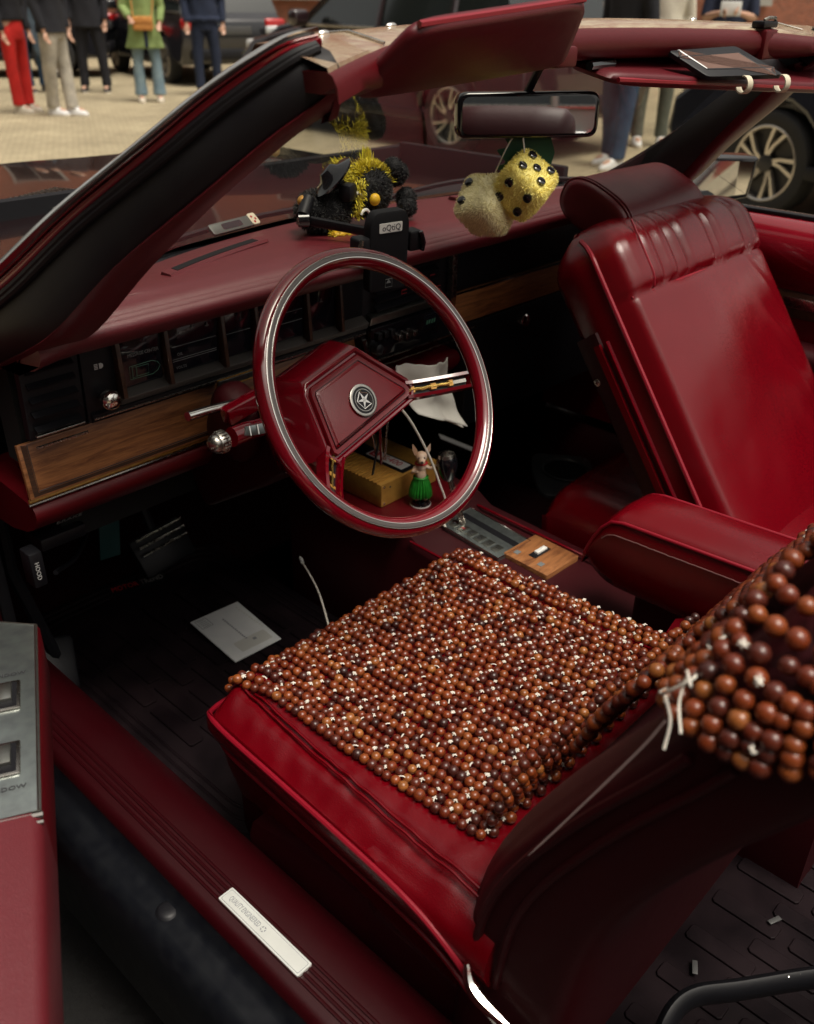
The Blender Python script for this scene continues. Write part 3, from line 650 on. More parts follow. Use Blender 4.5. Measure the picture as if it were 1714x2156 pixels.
# centre stack
plate('centre_panel', -.126, .100, .78, .944, .268, 'black', .03)
plate('vent_shroud', -.188, -.128, .862, .946, .262, 'black', .03)
plate('silver_bar', -.116, .050, .850, .866, .2565, 'brushed', .014, .002)
rd, fr = plate('radio', -.116, .055, .792, .846, .258, 'black_gloss', .012, .001)
for k, (x, z) in enumerate(((-.10, .832), (-.085, .832), (-.07, .832), (-.10, .806), (-.05, .818), (-.032, .818), (-.014, .818))):
    G().box((x, .254, z), (.0105, .010, .011), bev=.001).out('radio_button', 'chrome_dull' if k > 3 else 'black', dash)
G().lathe([(.010, 0), (.009, .012), (.006, .014), (.0005, .0145)], (-.112+.006, .257, .812), (0, -1, 0), 16).out('radio_knob', 'black', dash)
_, fr2 = plate('clock', .010, .048, .815, .842, .2545, 'panel_glass', .006)
for a in (-.009, -.003, .004, .010): G().prism(rect(.0035, .008, c=(a, 0)), fr2, 0, .0005).out('clock_segment', 'lettering_green', dash)
for z in (.786, .774): G().tube([(-.12, .2625, z), (.165, .262, z)], .0016, 6).out('stack_trim', 'chrome_dull', dash)
G().tube([(-.126, .262, .830), (-.112, .262, .775)], .004, 6).out('stack_trim', 'chrome', dash)
G().box((.087, .258, .905), (.012, .014, .092), bev=.002).out('stack_trim', 'chrome_dull', dash)
for k in range(5): G().box((-.03, .258, .878+.014*k), (.15, .012, .003), rot=Matrix.Rotation(.5, 3, 'X')).out('vent_slat', 'black', dash)
fr = frame((.01, .2535, .895), (1, 0, 0), (0, 0, 1))
for a, b in ((-.05, 0), (.02, .012), (.035, -.01)):
    g = G(); g.tube([fr[0]+fr[1]*(a+c)+fr[2]*(b+d_) for c, d_ in ((.006, .003), (-.006, .003), (-.006, -.003), (.006, -.003))], .0007, 4); g.out('vent_mark', 'lettering_red', dash)
# passenger side
plate('glovebox_upper', .10, .70, .862, .944, .262, 'black', .03, .002)
plate('wood_panel', .10, .70, .800, .858, .260, 'veneer', .03, .001)
G().tube([(.10, .2585, .8605), (.70, .2585, .8605)], .0018, 6).out('ledge_trim', 'black_gloss', dash)
plate('glovebox_door', .15, .69, .58, .796, .268, 'black', .03, .004)
G().lathe([(.013, 0), (.013, .006), (.010, .009), (.002, .010)], (.322, .267, .762), (0, -1, .05), 20).out('glovebox_lock', 'chrome', dash)
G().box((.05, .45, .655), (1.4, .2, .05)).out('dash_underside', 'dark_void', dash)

# ---------------- pedals and odds under the dash
pd = G().box((-.318, .665, .335), (.125, .022, .085), rot=Matrix.Rotation(-.6, 3, 'X') @ Matrix.Rotation(-.1, 3, 'Y'), bev=.008).out('brake_pedal', 'black', car)
for k in range(3): G().tube([(-.375, .640+.010*k, .352+.0125*k-.0), (-.270, .640+.010*k, .362+.0125*k)], .0028, 6).out('pedal_rib', 'chrome_dull', pd)
G().tube([(-.318, .68, .34), (-.318, .75, .46), (-.318, .74, .62)], .010, 8).out('pedal_arm', 'black', pd)
pk = G().box((-.635, .50, .31), (.055, .018, .10), rot=Matrix.Rotation(-.7, 3, 'X') @ Matrix.Rotation(.3, 3, 'Y'), bev=.01).out('parking_pedal', 'black', car)
G().tube([(-.635, .51, .32), (-.665, .54, .50), (-.67, .52, .66)], .011, 8).out('pedal_arm', 'black', pk)
G().tube(bez([(-.68, .33, .60), (-.60, .42, .56), (-.50, .55, .56), (-.44, .62, .64), (-.38, .60, .72)], 8), .004, 6).out('loom_wire', 'black', car)
tc_ = G().box((-.449, .62, .43), (.042, .004, .072), rot=Matrix.Rotation(.12, 3, 'Y'), bev=.001).out('hanging_card', 'teal', None)
tag(tc_, 'dark teal card hanging in the shade beneath the dashboard', 'card')

# ---------------- steering wheel
WC = V((-.344, 0, .877)); tl = R(31.46); e2 = V((0, math.sin(tl), math.cos(tl))); wn = V((0, -math.cos(tl), math.sin(tl)))
WF = (WC, X1, e2, wn)
def wpt(a, b, h): return WC+X1*a+e2*b+wn*h
NR = 120
def ring(rc, prof): return [[wpt(math.cos(2*math.pi*i/NR)*(rc+a), math.sin(2*math.pi*i/NR)*(rc+a), h) for a, h in prof] for i in range(NR)]
pr = [(math.cos(q)*.0135, math.sin(q)*.0125) for q in [2*math.pi*k/18 for k in range(18)]]
sw = G().loft(ring(.1795, pr), loop=True, cap=False).out('steering_wheel', 'gloss_red', car, smooth=180)
def band(a0, a1, hh): return [(math.cos(q)*(.0135+hh), math.sin(q)*(.0125+hh)) for q in [a0+(a1-a0)*k/5 for k in range(6)]]+[(math.cos(q)*(.0125), math.sin(q)*(.0115)) for q in [a1-(a1-a0)*k/5 for k in range(6)]]
G().loft(ring(.1795, band(R(79), R(103), .0003)), loop=True, cap=False).out('rim_stripe', 'rim_grey', sw, smooth=180)
for a0, a1 in ((74.5, 79), (103, 107.5)): G().loft(ring(.1795, band(R(a0), R(a1), .0009)), loop=True, cap=False).out('rim_stripe', 'chrome', sw, smooth=180)
H0 = -.052
A_, B_, C_, D_ = (.024, .0625), (-.071, .0405), (-.0755, -.052), (.092, -.008)
padp = [A_, B_, (-.0735, .032), C_, (-.066, -.0565), (.0875, -.017), D_, (.088, .003)]
padp = [(.024, .0625), (-.070, .0395), (-.0755, .030), (-.0765, -.050), (-.070, -.056), (.086, -.0175), (.0925, -.008), (.088, .002)]
bodyp = inset(padp, -.0095)
hb = G().loft([[wpt(a+ox, b+oy, h) for a, b in inset(padp, d_)] for d_, h, ox, oy in ((-.010, -.145, -.012, .006), (-.020, -.125, -.012, .008), (-.022, -.100, -.011, .009), (-.019, -.085, -.009, .009), (-.0105, H0-.006, -.001, .001), (-.0085, H0-.001, 0, 0), (-.0065, H0, 0, 0), (-.004, H0-.001, 0, 0), (-.002, H0-.005, 0, 0))]).out('hub', 'gloss_red', sw, smooth=35)
g = G().loft([[wpt(a, b, h) for a, b in inset(padp, d_)] for d_, h in ((.0, H0-.010), (.0005, H0-.001), (.002, H0+.001), (.006, H0-.0005), (.009, H0-.0005), (.0125, H0+.0030), (.0135, H0+.0034))])
g.out('horn_pad', 'leather', sw, smooth=60)
g = G(); q = inset(padp, .0085); g.tube([wpt(a, b, H0) for a, b in q], .0008, 4, loop=True); g.out('pad_stitch', 'leather_shaded', sw)
# emblem: five-point star in a pentagon
ec = wpt(0, 0, H0+.0045); fe = (ec, X1, e2, wn)
em = G().lathe([(.0225, 0), (.0225, .0022), (.0205, .0030), (.0185, .0026)], ec, wn, 32).out('emblem', 'chrome_dull', sw)
G().lathe([(.0187, .002), (.0187, .0028), (.0005, .0028)], ec, wn, 32).out('emblem_field', 'black', sw)
G().lathe([(.0155, .0027), (.0155, .0031), (.0147, .0031), (.0147, .0027)], ec, wn, 32, cap=False).out('emblem_ring', 'chrome_dull', sw)
g = G(); rot0 = R(90+14)
for k in range(5):
    a = rot0+2*math.pi*k/5; b = rot0+2*math.pi*(k+1)/5; pA = (math.cos(a)*.0125, math.sin(a)*.0125); pB = (math.cos(b)*.0125, math.sin(b)*.0125)
    g.tube([ec+X1*pA[0]+e2*pA[1]+wn*.0032, ec+X1*pB[0]+e2*pB[1]+wn*.0032], .0007, 5)
    mA = rot0+2*math.pi*(k+.5)/5
    g.prism([(math.cos(a)*.0118, math.sin(a)*.0118), (math.cos(a+1.1)*.0026, math.sin(a+1.1)*.0026), (0, 0), (math.cos(a-1.1)*.0026, math.sin(a-1.1)*.0026)], fe, .0028, .0036)
g.out('emblem_star', 'chrome', sw, smooth=0)
# spokes: U-shaped channels with bare horn contacts
def spoke(p0, p1, w0, w1, h0_, h1_, contacts=True):
    p0, p1 = V(p0), V(p1); d_ = (p1-p0).normalized(); s_ = V((-d_.y, d_.x)); L_ = (p1-p0).length
    def at(t, side, hh):
        q = p0.lerp(p1, t)+s_*side; h = h0_+(h1_-h0_)*(t**1.3)+hh; return wpt(q.x, q.y, h)
    ts = [i/10 for i in range(11)]
    for sd in (-1, 1):
        G().loft([[at(t, sd*(w0+(w1-w0)*t), 0), at(t, sd*((w0+(w1-w0)*t)-.0045), .001), at(t, sd*((w0+(w1-w0)*t)-.006), -.014), at(t, sd*(w0+(w1-w0)*t+.001), -.020)] for t in ts]).out('spoke_rail', 'gloss_red', sw, smooth=50)
    G().loft([[at(t, -(w0+(w1-w0)*t)+.004, -.010), at(t, (w0+(w1-w0)*t)-.004, -.010), at(t, (w0+(w1-w0)*t)-.004, -.016), at(t, -(w0+(w1-w0)*t)+.004, -.016)] for t in ts]).out('spoke_floor', 'black', sw)
    G().loft([[at(t, -(w1), .001), at(t, w1, .001), at(t, w1+.001, -.02), at(t, -w1-.001, -.02)] for t in (.86, 1.02)]).out('spoke_end', 'gloss_red', sw, smooth=40)
    g = G(); ca = lambda t, sd, hh: at(t, sd, hh)
    g.tube([at(t, .0005*math.sin(t*40), -.006) for t in [.06+.6*i/14 for i in range(15)]], .0024, 6); g.out('horn_contact', 'gold', sw)
    for t, l in ((.10, .05), (.38, .07), (.62, .05)):
        G().loft([[at(t+k, -.0042, -.004), at(t+k, .0042, -.004), at(t+k, .0042, -.009), at(t+k, -.0042, -.009)] for k in (0, l)]).out('horn_contact', 'gold_dull', sw, smooth=0)
    G().loft([[at(t, -.0025, -.005), at(t, .0025, -.005), at(t, .0025, -.01), at(t, -.0025, -.01)] for t in (.66, .84)]).out('contact_rod', 'chrome_dull', sw, smooth=0)
spoke((.086, -.008), (.178, -.029), .0125, .0115, H0, .004)
spoke((-.070, -.050), (-.142, -.108), .016, .0125, H0, .004)
# column shroud, ignition keys, stalk
colp = roundpoly([(-.078, -.055), (.07, -.055), (.075, .05), (-.078, .055)], .015, 3)
cl = G().loft([[wpt(a*s_, b*s_, h) for a, b in colp] for s_, h in ((.86, -.13), (1.0, -.14), (1.0, -.20), (1.12, -.24), (1.12, -.40))]).out('steering_column', 'leather_shaded', car, smooth=40)
G().tube([wpt(-.0845, .045, -.165), wpt(-.0845, -.045, -.165)], .003, 6).out('column_seam', 'gloss_red', cl)
G().box((-.435, .20, .80), (.06, .09, .10), rot=Matrix.Rotation(.4, 3, 'X'), bev=.025, seg=4).out('column_cover', 'leather_shaded', cl)
# stalk
st = G().tube(bez([(-.43, .145, .842), (-.475, .085, .846), (-.515, .068, .854), (-.545, .062, .857)], 6), [.010]*6+[.0115]*6+[.0125]*7, 14, flat=.85).out('signal_stalk', 'gloss_red', car)
G().lathe([(.0125, 0), (.0135, .002), (.0135, .010), (.0122, .013)], (-.556, .060, .8575), (-1, -.05, .02), 24).out('stalk_collar', 'chrome_dull', st)
G().sph((-.570, .0595, .8577), (.0105, .0115, .0115), 18, 12).out('stalk_tip', 'chrome_dull', st)
for k in range(20):
    a = 2*math.pi*k/20; c = V((-.562, .0597, .8576))+V((0, math.cos(a), math.sin(a)))*.0135; G().box(c, (.008, .0014, .0014)).out('collar_ridge', 'chrome_dull', st)
frs = frame((-.520, .0535, .861), (1, -.12, -.07), (0, .35, .94))
G().prism([(-.012, -.004), (.004, -.007), (.022, -.007), (.022, .006), (-.008, .006)], frs, -.004, .0015, .0006).out('stalk_plate', 'steel_plate', st)
for a in (-.004, .007, .018): G().prism(rect(.0016, .012, c=(a, 0)), frs, .0015, .0028).out('stalk_band', 'chrome', st)
G().tube([(-.45, .15, .852), (-.53, .128, .868), (-.565, .122, .872)], .006, 10).out('tilt_lever', 'chrome', cl)
G().box((-.475, .12, .862), (.075, .02, .022), rot=Matrix.Rotation(-.18, 3, 'Y'), bev=.003).out('lever_root', 'gloss_red', cl)
ky = tag(empty('key_bunch', (-.255, .12, .745)), 'small bunch of keys hanging from the ignition behind the wheel', 'keys')
G().lathe([(.004, 0), (.010, .002), (.010, .012), (.004, .016)], (-.262, .125, .775), (.9, -.3, -.1), 12).out('key_barrel', 'chrome', ky)
for k, (dx_, l, m_) in enumerate(((0, .055, 'chrome'), (.012, .07, 'gloss_red'), (.022, .062, 'chrome_dull'), (.006, .085, 'black'))):
    p0 = V((-.250+dx_*.8, .115-dx_*.4, .765)); G().box(p0-Z1*l/2, (.008, .0022, l), rot=Matrix.Rotation(.15*k-.2, 3, 'Y') @ Matrix.Rotation(.5, 3, 'Z'), bev=.0008).out('key', m_, ky)
G().tube([V((-.252, .115, .762))+V((math.cos(q)*.011, 0, math.sin(q)*.011)) for q in [2*math.pi*k/16 for k in range(16)]], .0012, 5, loop=True).out('key_ring', 'chrome', ky)

# ---------------- centre console
co = G().loft([[V((-.115, y, .20)), V((-.110, y, z-.02)), V((-.095, y, z)), V((.115, y, z)), V((.13, y, z-.02)), V((.135, y, .20))] for y, z in ((-.60, .44), (-.1, .452), (.16, .462), (.20, .485), (.50, .50))]).out('centre_console', 'leather_shaded', car, smooth=45)
G().box((-.02, .33, .493), (.20, .30, .014), bev=.004).out('console_tray', 'trim_red', co)
fr = frame((.018, .100, .4665), (1, -.06, 0), (.06, 1, .05))
sp_ = G().prism(rect(.088, .150, .003), fr, -.012, .001, .001).out('shift_plate', 'steel_plate', co)
G().prism(rect(.015, .135, .002, c=(.014, .0)), fr, .001, .0015).out('shift_slot', 'black', co)
for k, ch in enumerate('PRND21'):
    q = (fr[0]+fr[1]*(-.022)+fr[2]*(.052-.021*k), fr[1], fr[2], fr[3])
    G().prism(rect(.022, .0155, .001), q, .001, .0024, .0006).out('gear_tile', 'brushed', co)
    text('gear_lettering', ch, q, .011, 'lettering_red' if k == 1 else 'ink', co, h=.0028)
G().tube([fr[0]+fr[1]*a+fr[2]*b+fr[3]*.001 for a, b in rect(.088, .150)], .0016, 5, loop=True).out('plate_rim', 'chrome', co)
sh = G().tube([(.010, .145, .468), (.004, .160, .52), (.0, .172, .56)], [.007, .006, .0055], 10).out('gear_lever', 'chrome_dull', car)
G().lathe([(.010, 0), (.014, .006), (.0185, .022), (.0195, .038), (.017, .046), (.0165, .047)], (0, .175, .556), (-.06, .08, 1), 20).out('lever_knob', 'black_gloss', sh)
G().lathe([(.0168, .0465), (.015, .052), (.008, .0555), (.0005, .0565)], (0, .175, .556), (-.06, .08, 1), 20).out('knob_cap', 'chrome_dull', sh)
fr = frame((.034, -.018, .4625), (1, -.03, 0), (.03, 1, .02))
wd = G().prism(rect(.092, .098, .003), fr, -.012, .0015, .001).out('console_veneer', 'veneer', co)
G().prism(rect(.046, .016, .002, c=(.004, .006)), fr, .0015, .0022).out('switch_recess', 'black', co)
G().prism(rect(.028, .009, .001, c=(.008, .007)), fr, .0022, .006, .001).out('console_switch', 'white', co)
for b in (.033, -.02): G().prism(rect(.012, .010, c=(-.026, b)), fr, .0015, .0021).out('switch_mark', 'lettering_dim', co)
for x in (-.105, .085): G().tube([(x, .17, .470), (x-.0, -.10, .462)], .003, 6).out('console_trim', 'gloss_red', co)
# cup holder beyond the console
fr = frame((.36, .155, .45), (.72, .69, 0), (-.69, .72, .05))
cu = G().prism(roundpoly([(-.09, -.055), (.075, -.065), (.085, .06), (-.02, .075), (-.12, .065)], .03, 4), fr, -.008, 0, .002).out('cup_holder', 'cup_black', car)
G().lathe([(.052, 0), (.054, .004), (.050, .005), (.047, .002), (.046, -.03)], fr[0], fr[3], 32, cap=False).out('cup_ring', 'cup_black', cu)
G().lathe([(.046, .0006), (.0005, .0006)], fr[0], fr[3], 32).out('cup_well', 'black_soft', cu)
# ---------------- driver seat
def kst(y): return 1+.075*max(0, min(1, -y/.40))       # the near side flares towards the back
def xseam(y): return -.600+.100*y
def top_z(x, y):
    """height of the driver cushion top"""
    v = max(0, min(1, (.045-y)/.50)); e = abs(x+.393)/(.262*(kst(y) if x < -.393 else 1))
    z = .531+.026*v-.006*math.sin(math.pi*v)
    xs_ = xseam(y)
    z += .005*gs(e-.80, .12) - .0055*gs(x-xs_, .0050) - .007*gs(x+.190, .006)
    z += .0011*math.sin(y*95+9*nz(x, y, 3, 9))*gs(x-xs_, .022) + .0030*nz(x, y, 8, 42)*gs(e-.88, .2) + .0025*nz(x, y, 4, 16)*gs(e-.85, .25)
    fr_ = max(0, (y-.0)/.048); z -= .045*min(1.05, fr_)**2.6
    z += .0022*nz(x, y, 0, 30)
    return z
def csec(y):
    f = max(0, (y-.0)/.048); ins = .040*min(1.0, f)**2.6; k_ = kst(y)
    def S(x): return -.393+(x+.393)*(k_ if x < -.393 else 1)
    xs = [-.648+i*.51/80 for i in range(81)]
    L_ = [V((S(-.615)+ins*.5, y, .34)), V((S(-.634)+ins, y, .41)), V((S(-.640)+ins, y, .452)), V((S(-.651)+ins, y, .472)), V((S(-.6575)+ins, y, .492)), V((S(-.6575)+ins, y, .508)), V((S(-.653)+ins, y, .519))]
    T_ = []
    for x in xs:
        e = (x+.393)/.255; k = max(0, (abs(e)-.70)/.30); X_ = S(x)-ins*e; T_.append(V((X_, y, top_z(S(x), y)-.027*k**2.2)))
    R_ = [V((-.133-ins, y, .519)), V((-.1285-ins, y, .508)), V((-.1285-ins, y, .492)), V((-.135-ins, y, .472)), V((-.146-ins, y, .452)), V((-.152-ins, y, .41)), V((-.171-ins*.5, y, .34))]
    dr_ = .045*min(1.05, f)**2.6
    for q_ in L_+R_: q_.z -= dr_*max(0, (q_.z-.40)/.12)
    return L_+T_+R_
ys = [.048, .045, .040, .034, .027, .018, .008]+[-.004-.006*i for i in range(78)]
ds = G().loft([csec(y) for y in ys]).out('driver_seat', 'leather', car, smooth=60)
def edge_tube(name, pts, r, m, p): return G().tube(pts, r, 8).out(name, m, p)
def px2(y, d_): return -.393-(d_)*kst(y)
edge_tube('cushion_piping', bez([(-.50, .0485, .484), (-.595, .047, .488), (-.634, .034, .498), (-.652, .012, .512)]+[(px2(y, .266), y, z) for y, z in ((-.03, .516), (-.15, .517), (-.28, .518), (-.37, .513), (-.43, .490), (-.47, .455))], 8), .0036, 'piping', ds)
edge_tube('cushion_piping', bez([(-.628, .036, .440)]+[(px2(y, .251), y, z) for y, z in ((-.02, .455), (-.15, .456), (-.30, .457), (-.39, .450), (-.45, .42))], 8), .0032, 'piping', ds)
for o_ in (-.0035, .0035): edge_tube('cushion_seam', [V((xseam(y)+o_, y, top_z(xseam(y)+o_, y)+.0002)) for y in [.036-.006*i for i in range(80)]], .0019, 'leather', ds)
G().box((-.39, -.20, .30), (.45, .46, .10), bev=.02).out('seat_base', 'leather_shaded', ds)
for sx in (-.57, -.21): G().box((sx, -.18, .235), (.03, .46, .04), bev=.004).out('seat_track', 'black', ds)
# side valance with the recliner lever
G().loft([[V((-.628, y, .225)), V((-.646, y, .24)), V((-.652, y, z-.02)), V((-.645, y, z)), V((-.60, y, z))] for y, z in ((-.05, .36), (-.14, .385), (-.27, .40), (-.28, .385), (-.40, .38), (-.52, .36))]).out('side_valance', 'leather_shaded', ds, smooth=50)
edge_tube('recliner_lever', bez([(-.682, -.4475, .503), (-.686, -.455, .486), (-.688, -.468, .478), (-.688, -.485, .474), (-.686, -.510, .469), (-.682, -.54, .462)], 6), [.003+.0045*math.sin(math.pi*min(1, i/24)) for i in range(31)], 'chrome', ds)
edge_tube('valance_trim', bez([(-.680, -.455, .462), (-.682, -.485, .448), (-.680, -.53, .436)], 6), .0022, 'chrome_dull', ds)
# backrest
ZT = [(.36, -.40), (.42, -.405), (.50, -.412), (.56, -.418), (.60, -.425), (.66, -.447), (.72, -.477), (.79, -.516), (.87, -.568), (.95, -.612), (1.03, -.64), (1.1, -.66)]
def yf(z): return float(np.interp(z, [a for a, b in ZT], [b for a, b in ZT]))
def yfs(z): return (yf(z-.03)+yf(z)*2+yf(z+.03))/4
def bsec(z, f=1.0, th=.150):
    y = yfs(z); xl, xr = -.664, -.130; cx = (xl+xr)/2; P_ = []
    K = 72
    for k in range(K):
        a = 2*math.pi*k/K+math.pi/4; c, s_ = math.cos(a), math.sin(a); e = .26
        px_ = math.copysign(abs(c)**e, c); py_ = math.copysign(abs(s_)**e, s_)
        x = cx+(xr-xl)/2*px_*f; yy = y-th/2+th/2*py_*(1 if f > .98 else f)
        if py_ > .9: yy += .010*gs(abs(px_)-.78, .12)-.006*gs(abs(px_)-.60, .03)
        P_.append(V((x, yy, z-.36*(yy-y+th/2))))
    return P_
zs = [.36+.018*i for i in range(30)]+[.898+.0096*i for i in range(13)]
def shf(z): return float(np.interp(z, [.36, .88, .915, .945, .968, .988, 1.003, 1.013], [1, 1, .985, .95, .88, .76, .58, .35]))
rings = [bsec(z, shf(z), .150*(1 if z < .90 else max(.45, 1-((z-.90)/.11)**2*.55))) for z in zs]
db = G().loft(rings).out('backrest', 'leather_shaded', ds, smooth=60)
def side(z, d): y = yfs(z)-d; return V((-.6665, y, z+.36*(d-.075)))
for d_, r_, m_ in ((.030, .0050, 'leather_shaded'), (.062, .0042, 'leather_shaded')): edge_tube('backrest_seam', [side(z, d_)+X1*(.001) for z in [.48+.0125*i for i in range(34)]], r_, m_, ds)
edge_tube('loose_thread', bez([(-.6685, -.470, .630), (-.669, -.527, .754), (-.6685, -.575, .860), (-.6675, -.590, .898)], 10), .0008, 'thread', ds)
G().loft([[V((-.50+.02*k*0, -.60-.02*0, .99))]*1 for k in range(2)], cap=False) if False else None
hrst = G().loft([[V((x, -.690+.055*math.cos(a)*f, 1.105+.065*math.sin(a)*f-.25*.055*math.cos(a)*f)) for a in [2*math.pi*k/24 for k in range(24)]] for x, f in ((-.53, .3), (-.525, .75), (-.51, .95), (-.45, 1), (-.32, 1), (-.26, .95), (-.245, .75), (-.24, .3))]).out('headrest', 'leather_shaded', ds, smooth=60)
# fold-down armrest on the inner side of the driver seat
def asec(y):
    f = max(0, (y+.225)/.055); dz = .075*min(1, f)**2.2; zt = .668+.012*((-y-.2)/.3); zb = .545+.03*min(1, f)**2
    return [V((-.072, y, zb)), V((-.083, y, zb+.02)), V((-.085, y, zt-.022-dz)), V((-.080, y, zt-.008-dz)), V((-.066, y, zt-dz)), V((-.02, y, zt+.004-dz)), V((.022, y, zt-dz)), V((.034, y, zt-.008-dz)), V((.040, y, zt-.025-dz)), V((.038, y, zb+.02)), V((.03, y, zb))]
am = G().loft([asec(y) for y in [-.170, -.174, -.180, -.188, -.198, -.210, -.225]+[-.25-.03*i for i in range(12)]]).out('seat_armrest', 'leather', ds, smooth=60)
for sx, q in ((-1, 3), (1, 7)): edge_tube('armrest_piping', [asec(y)[q]+V((-.0015 if q == 3 else .0015, 0, .001)) for y in [-.171, -.176, -.184, -.195, -.21, -.23]+[-.26-.03*i for i in range(11)]], .0028, 'piping', ds)
edge_tube('frayed_edge', [V((-.0865, y, .650+.012*((-y-.2)/.3)-.075*min(1, max(0, (y+.225)/.055))**2.2-.010+.0015*math.sin(y*310)*nz(y, 0, 0, 60))) for y in [-.20-.004*i for i in range(75)]], .0010, 'fray', ds)
G().box((-.035, -.40, .50), (.06, .30, .12), bev=.02, seg=3).out('armrest_bracket', 'leather_shaded', ds)
G().loft([[V((-.115, -.40, .545)), V((-.10, -.40, .585)), V((-.085, -.40, .58)), V((-.085, -.40, .54))], [V((-.12, -.34, .545)), V((-.108, -.345, .565)), V((-.095, -.345, .56)), V((-.095, -.34, .54))]]).out('hinge_cover', 'gloss_red', ds)

# ---------------- passenger seat, folded forward
pc = empty  # (naming only)
sd_ = V((0, .58, .815)).normalized(); sn = V((0, -.815, .58)).normalized(); S0 = V((.365, -.296, .604))
pleats = [.21, .30, .37, .57, .62, .82, .865]
def pface(x, s):
    """height of the padded face above its base plane"""
    e = abs(x)/.238; f = (x+.235)/.47; h = .012*(1-min(1, e)**4)
    h -= .007*gs(s-.385, .0035)
    if s > .385:
        h += .010*math.sin(min(1, (s-.385)/.03)*math.pi/2)*(1 if e < .9 else 0.6)
        for p in pleats: h -= .0085*gs(f-p, .014)*min(1, (s-.385)/.02)*max(0, min(1, (.515-s)/.03))
        h -= .005*gs(f-.14, .008)
    else:
        h += .0030*math.sin(x*22+1.5+s*3)*(1-e*e)+.007*nz(x, s, 3, 5)*(1-min(1, e)**4)+.0010*nz(x, s, 1, 18)*(1-e**4)
        if f > .70: h += .0035*math.sin(s*62+f*30)*gs(f-.86, .06)
    return h
def psec(s):
    f = max(0, (s-.44)/.085); half = .2365-.055*min(1, f)**2.5; th = .125-.055*min(1, f)**2; P_ = []
    n = 64
    for i in range(n+1):
        x = -half+2*half*i/n; e = abs(x)/half; edge = -.036*max(0, (e-.93)/.07)**2.0
        hh = pface(x*.2365/half, s)+edge-.06*min(1, f)**3
        P_.append(S0+X1*x+sd_*s+sn*hh)
    for x, h in ((half+.004, -.06), (half+.004, -th+.02), (half-.015, -th), (-half+.015, -th), (-half-.004, -th+.02), (-half-.004, -.06)): P_.append(S0+X1*x+sd_*s+sn*(h-.02*min(1, f)))
    return P_
ss = [-.16+.0075*i for i in range(92)]
ps = G().loft([psec(s) for s in ss if s < .527]).out('passenger_seat', 'leather', car, smooth=60)
def pp(x, s, h): return S0+X1*x+sd_*s+sn*h
def pedge(s): return .2365-.055*min(1, max(0, (s-.44)/.085))**2.5
def ph(s): return -.036-.06*min(1, max(0, (s-.44)/.085))**3
sl_ = [-.14+.014*i for i in range(47)]
for sx in (-1, 1): edge_tube('seat_piping', [pp(sx*(pedge(s)+.002), s, ph(s)+.004) for s in sl_], .0042, 'piping', ps)
edge_tube('seat_seam', [pp(x, .385, pface(x, .385)+.001) for x in [-.225+.0125*i for i in range(37)]], .002, 'piping', ps)
edge_tube('seat_seam', [pp(-.235+.47*.14, s, pface(-.235+.47*.14, s)+.001) for s in [.39+.01*i for i in range(12)]], .0018, 'piping', ps)
# hinge cover along the near side
for h_, w_, m_ in ((-.066, .006, 'gloss_red'), (-.086, .016, 'leather')):
    G().loft([[pp(-.240, s, h_-w_/2), pp(-.247, s, h_-w_/2+.002), pp(-.247, s, h_+w_/2-.002), pp(-.240, s, h_+w_/2)] for s in (.34, .20, .05, -.16)]).out('hinge_strip', m_, ps, smooth=30)
G().lathe([(.0065, 0), (.0065, .003), (.0045, .0045), (.0005, .005)], pp(-.241, .285, -.115), (-1, 0, 0), 14).out('hinge_screw', 'chrome_dull', ps)
G().loft([[pp(-.238, s, -.125), pp(-.244, s, -.115), pp(-.244, s, -.080), pp(-.238, s, -.075)] for s in (.36, .33, .1, -.16)]).out('hinge_panel', 'leather_shaded', ps, smooth=40)
# headrest
hc = V((0, .080, 1.010)); hdv = V((0, .92, .39)).normalized(); hnv = V((0, -.39, .92)).normalized(); rg = []
for x, f in ((.232, .55), (.2325, .80), (.235, .93), (.242, .99), (.26, 1.0), (.37, 1.02), (.48, 1), (.498, .99), (.505, .93), (.508, .80), (.509, .55)):
    r_ = []
    for k in range(40):
        a = 2*math.pi*k/40; c, s_ = math.cos(a), math.sin(a); r_.append(V((x, 0, 0))+hc+hdv*(.072*f*math.copysign(abs(c)**.8, c))+hnv*(.040*f*math.copysign(abs(s_)**.75, s_)))
    rg.append(r_)
hr = G().loft(rg).out('headrest', 'leather_mid', ps, smooth=60)
for f, xx in ((1.0, .243), (1.0, .252)): edge_tube('headrest_seam', [V((xx, 0, 0))+hc+hdv*(.0725*math.copysign(abs(math.cos(a))**.8, math.cos(a)))+hnv*(.0405*math.copysign(abs(math.sin(a))**.75, math.sin(a))) for a in [-1.0+.12*k for k in range(44)]], .0022, 'leather_mid', ps)
# cushion of the passenger seat
def pc_sec(y):
    f = max(0, (y-.0)/.05); P_ = []
    for i in range(41):
        x = .135+.47*i/40; e = abs(x-.37)/.235; P_.append(V((x, y, .545+.01*(1-e**2)-.03*max(0, (e-.88)/.12)**2-.05*min(1, f)**2.5-.004*gs(e-.72, .02)+.012*(-y))))
    return [V((.15, y, .30)), V((.128, y, .48))]+P_+[V((.612, y, .48)), V((.59, y, .30))]
G().loft([pc_sec(y) for y in [.05, .044, .035, .02, 0]+[-.03*i for i in range(1, 18)]]).out('seat_cushion', 'leather', ps, smooth=60)

# ================================================================== beaded seat cover (things on the seat)
bc = tag(empty('beaded_seat_cover', (-.39, -.2, .55)), 'brown wooden bead cover with white cord knots spread over the driver seat', 'seat cover')
beads = []; knots = []
rb = random.Random(3)
BR = .0065
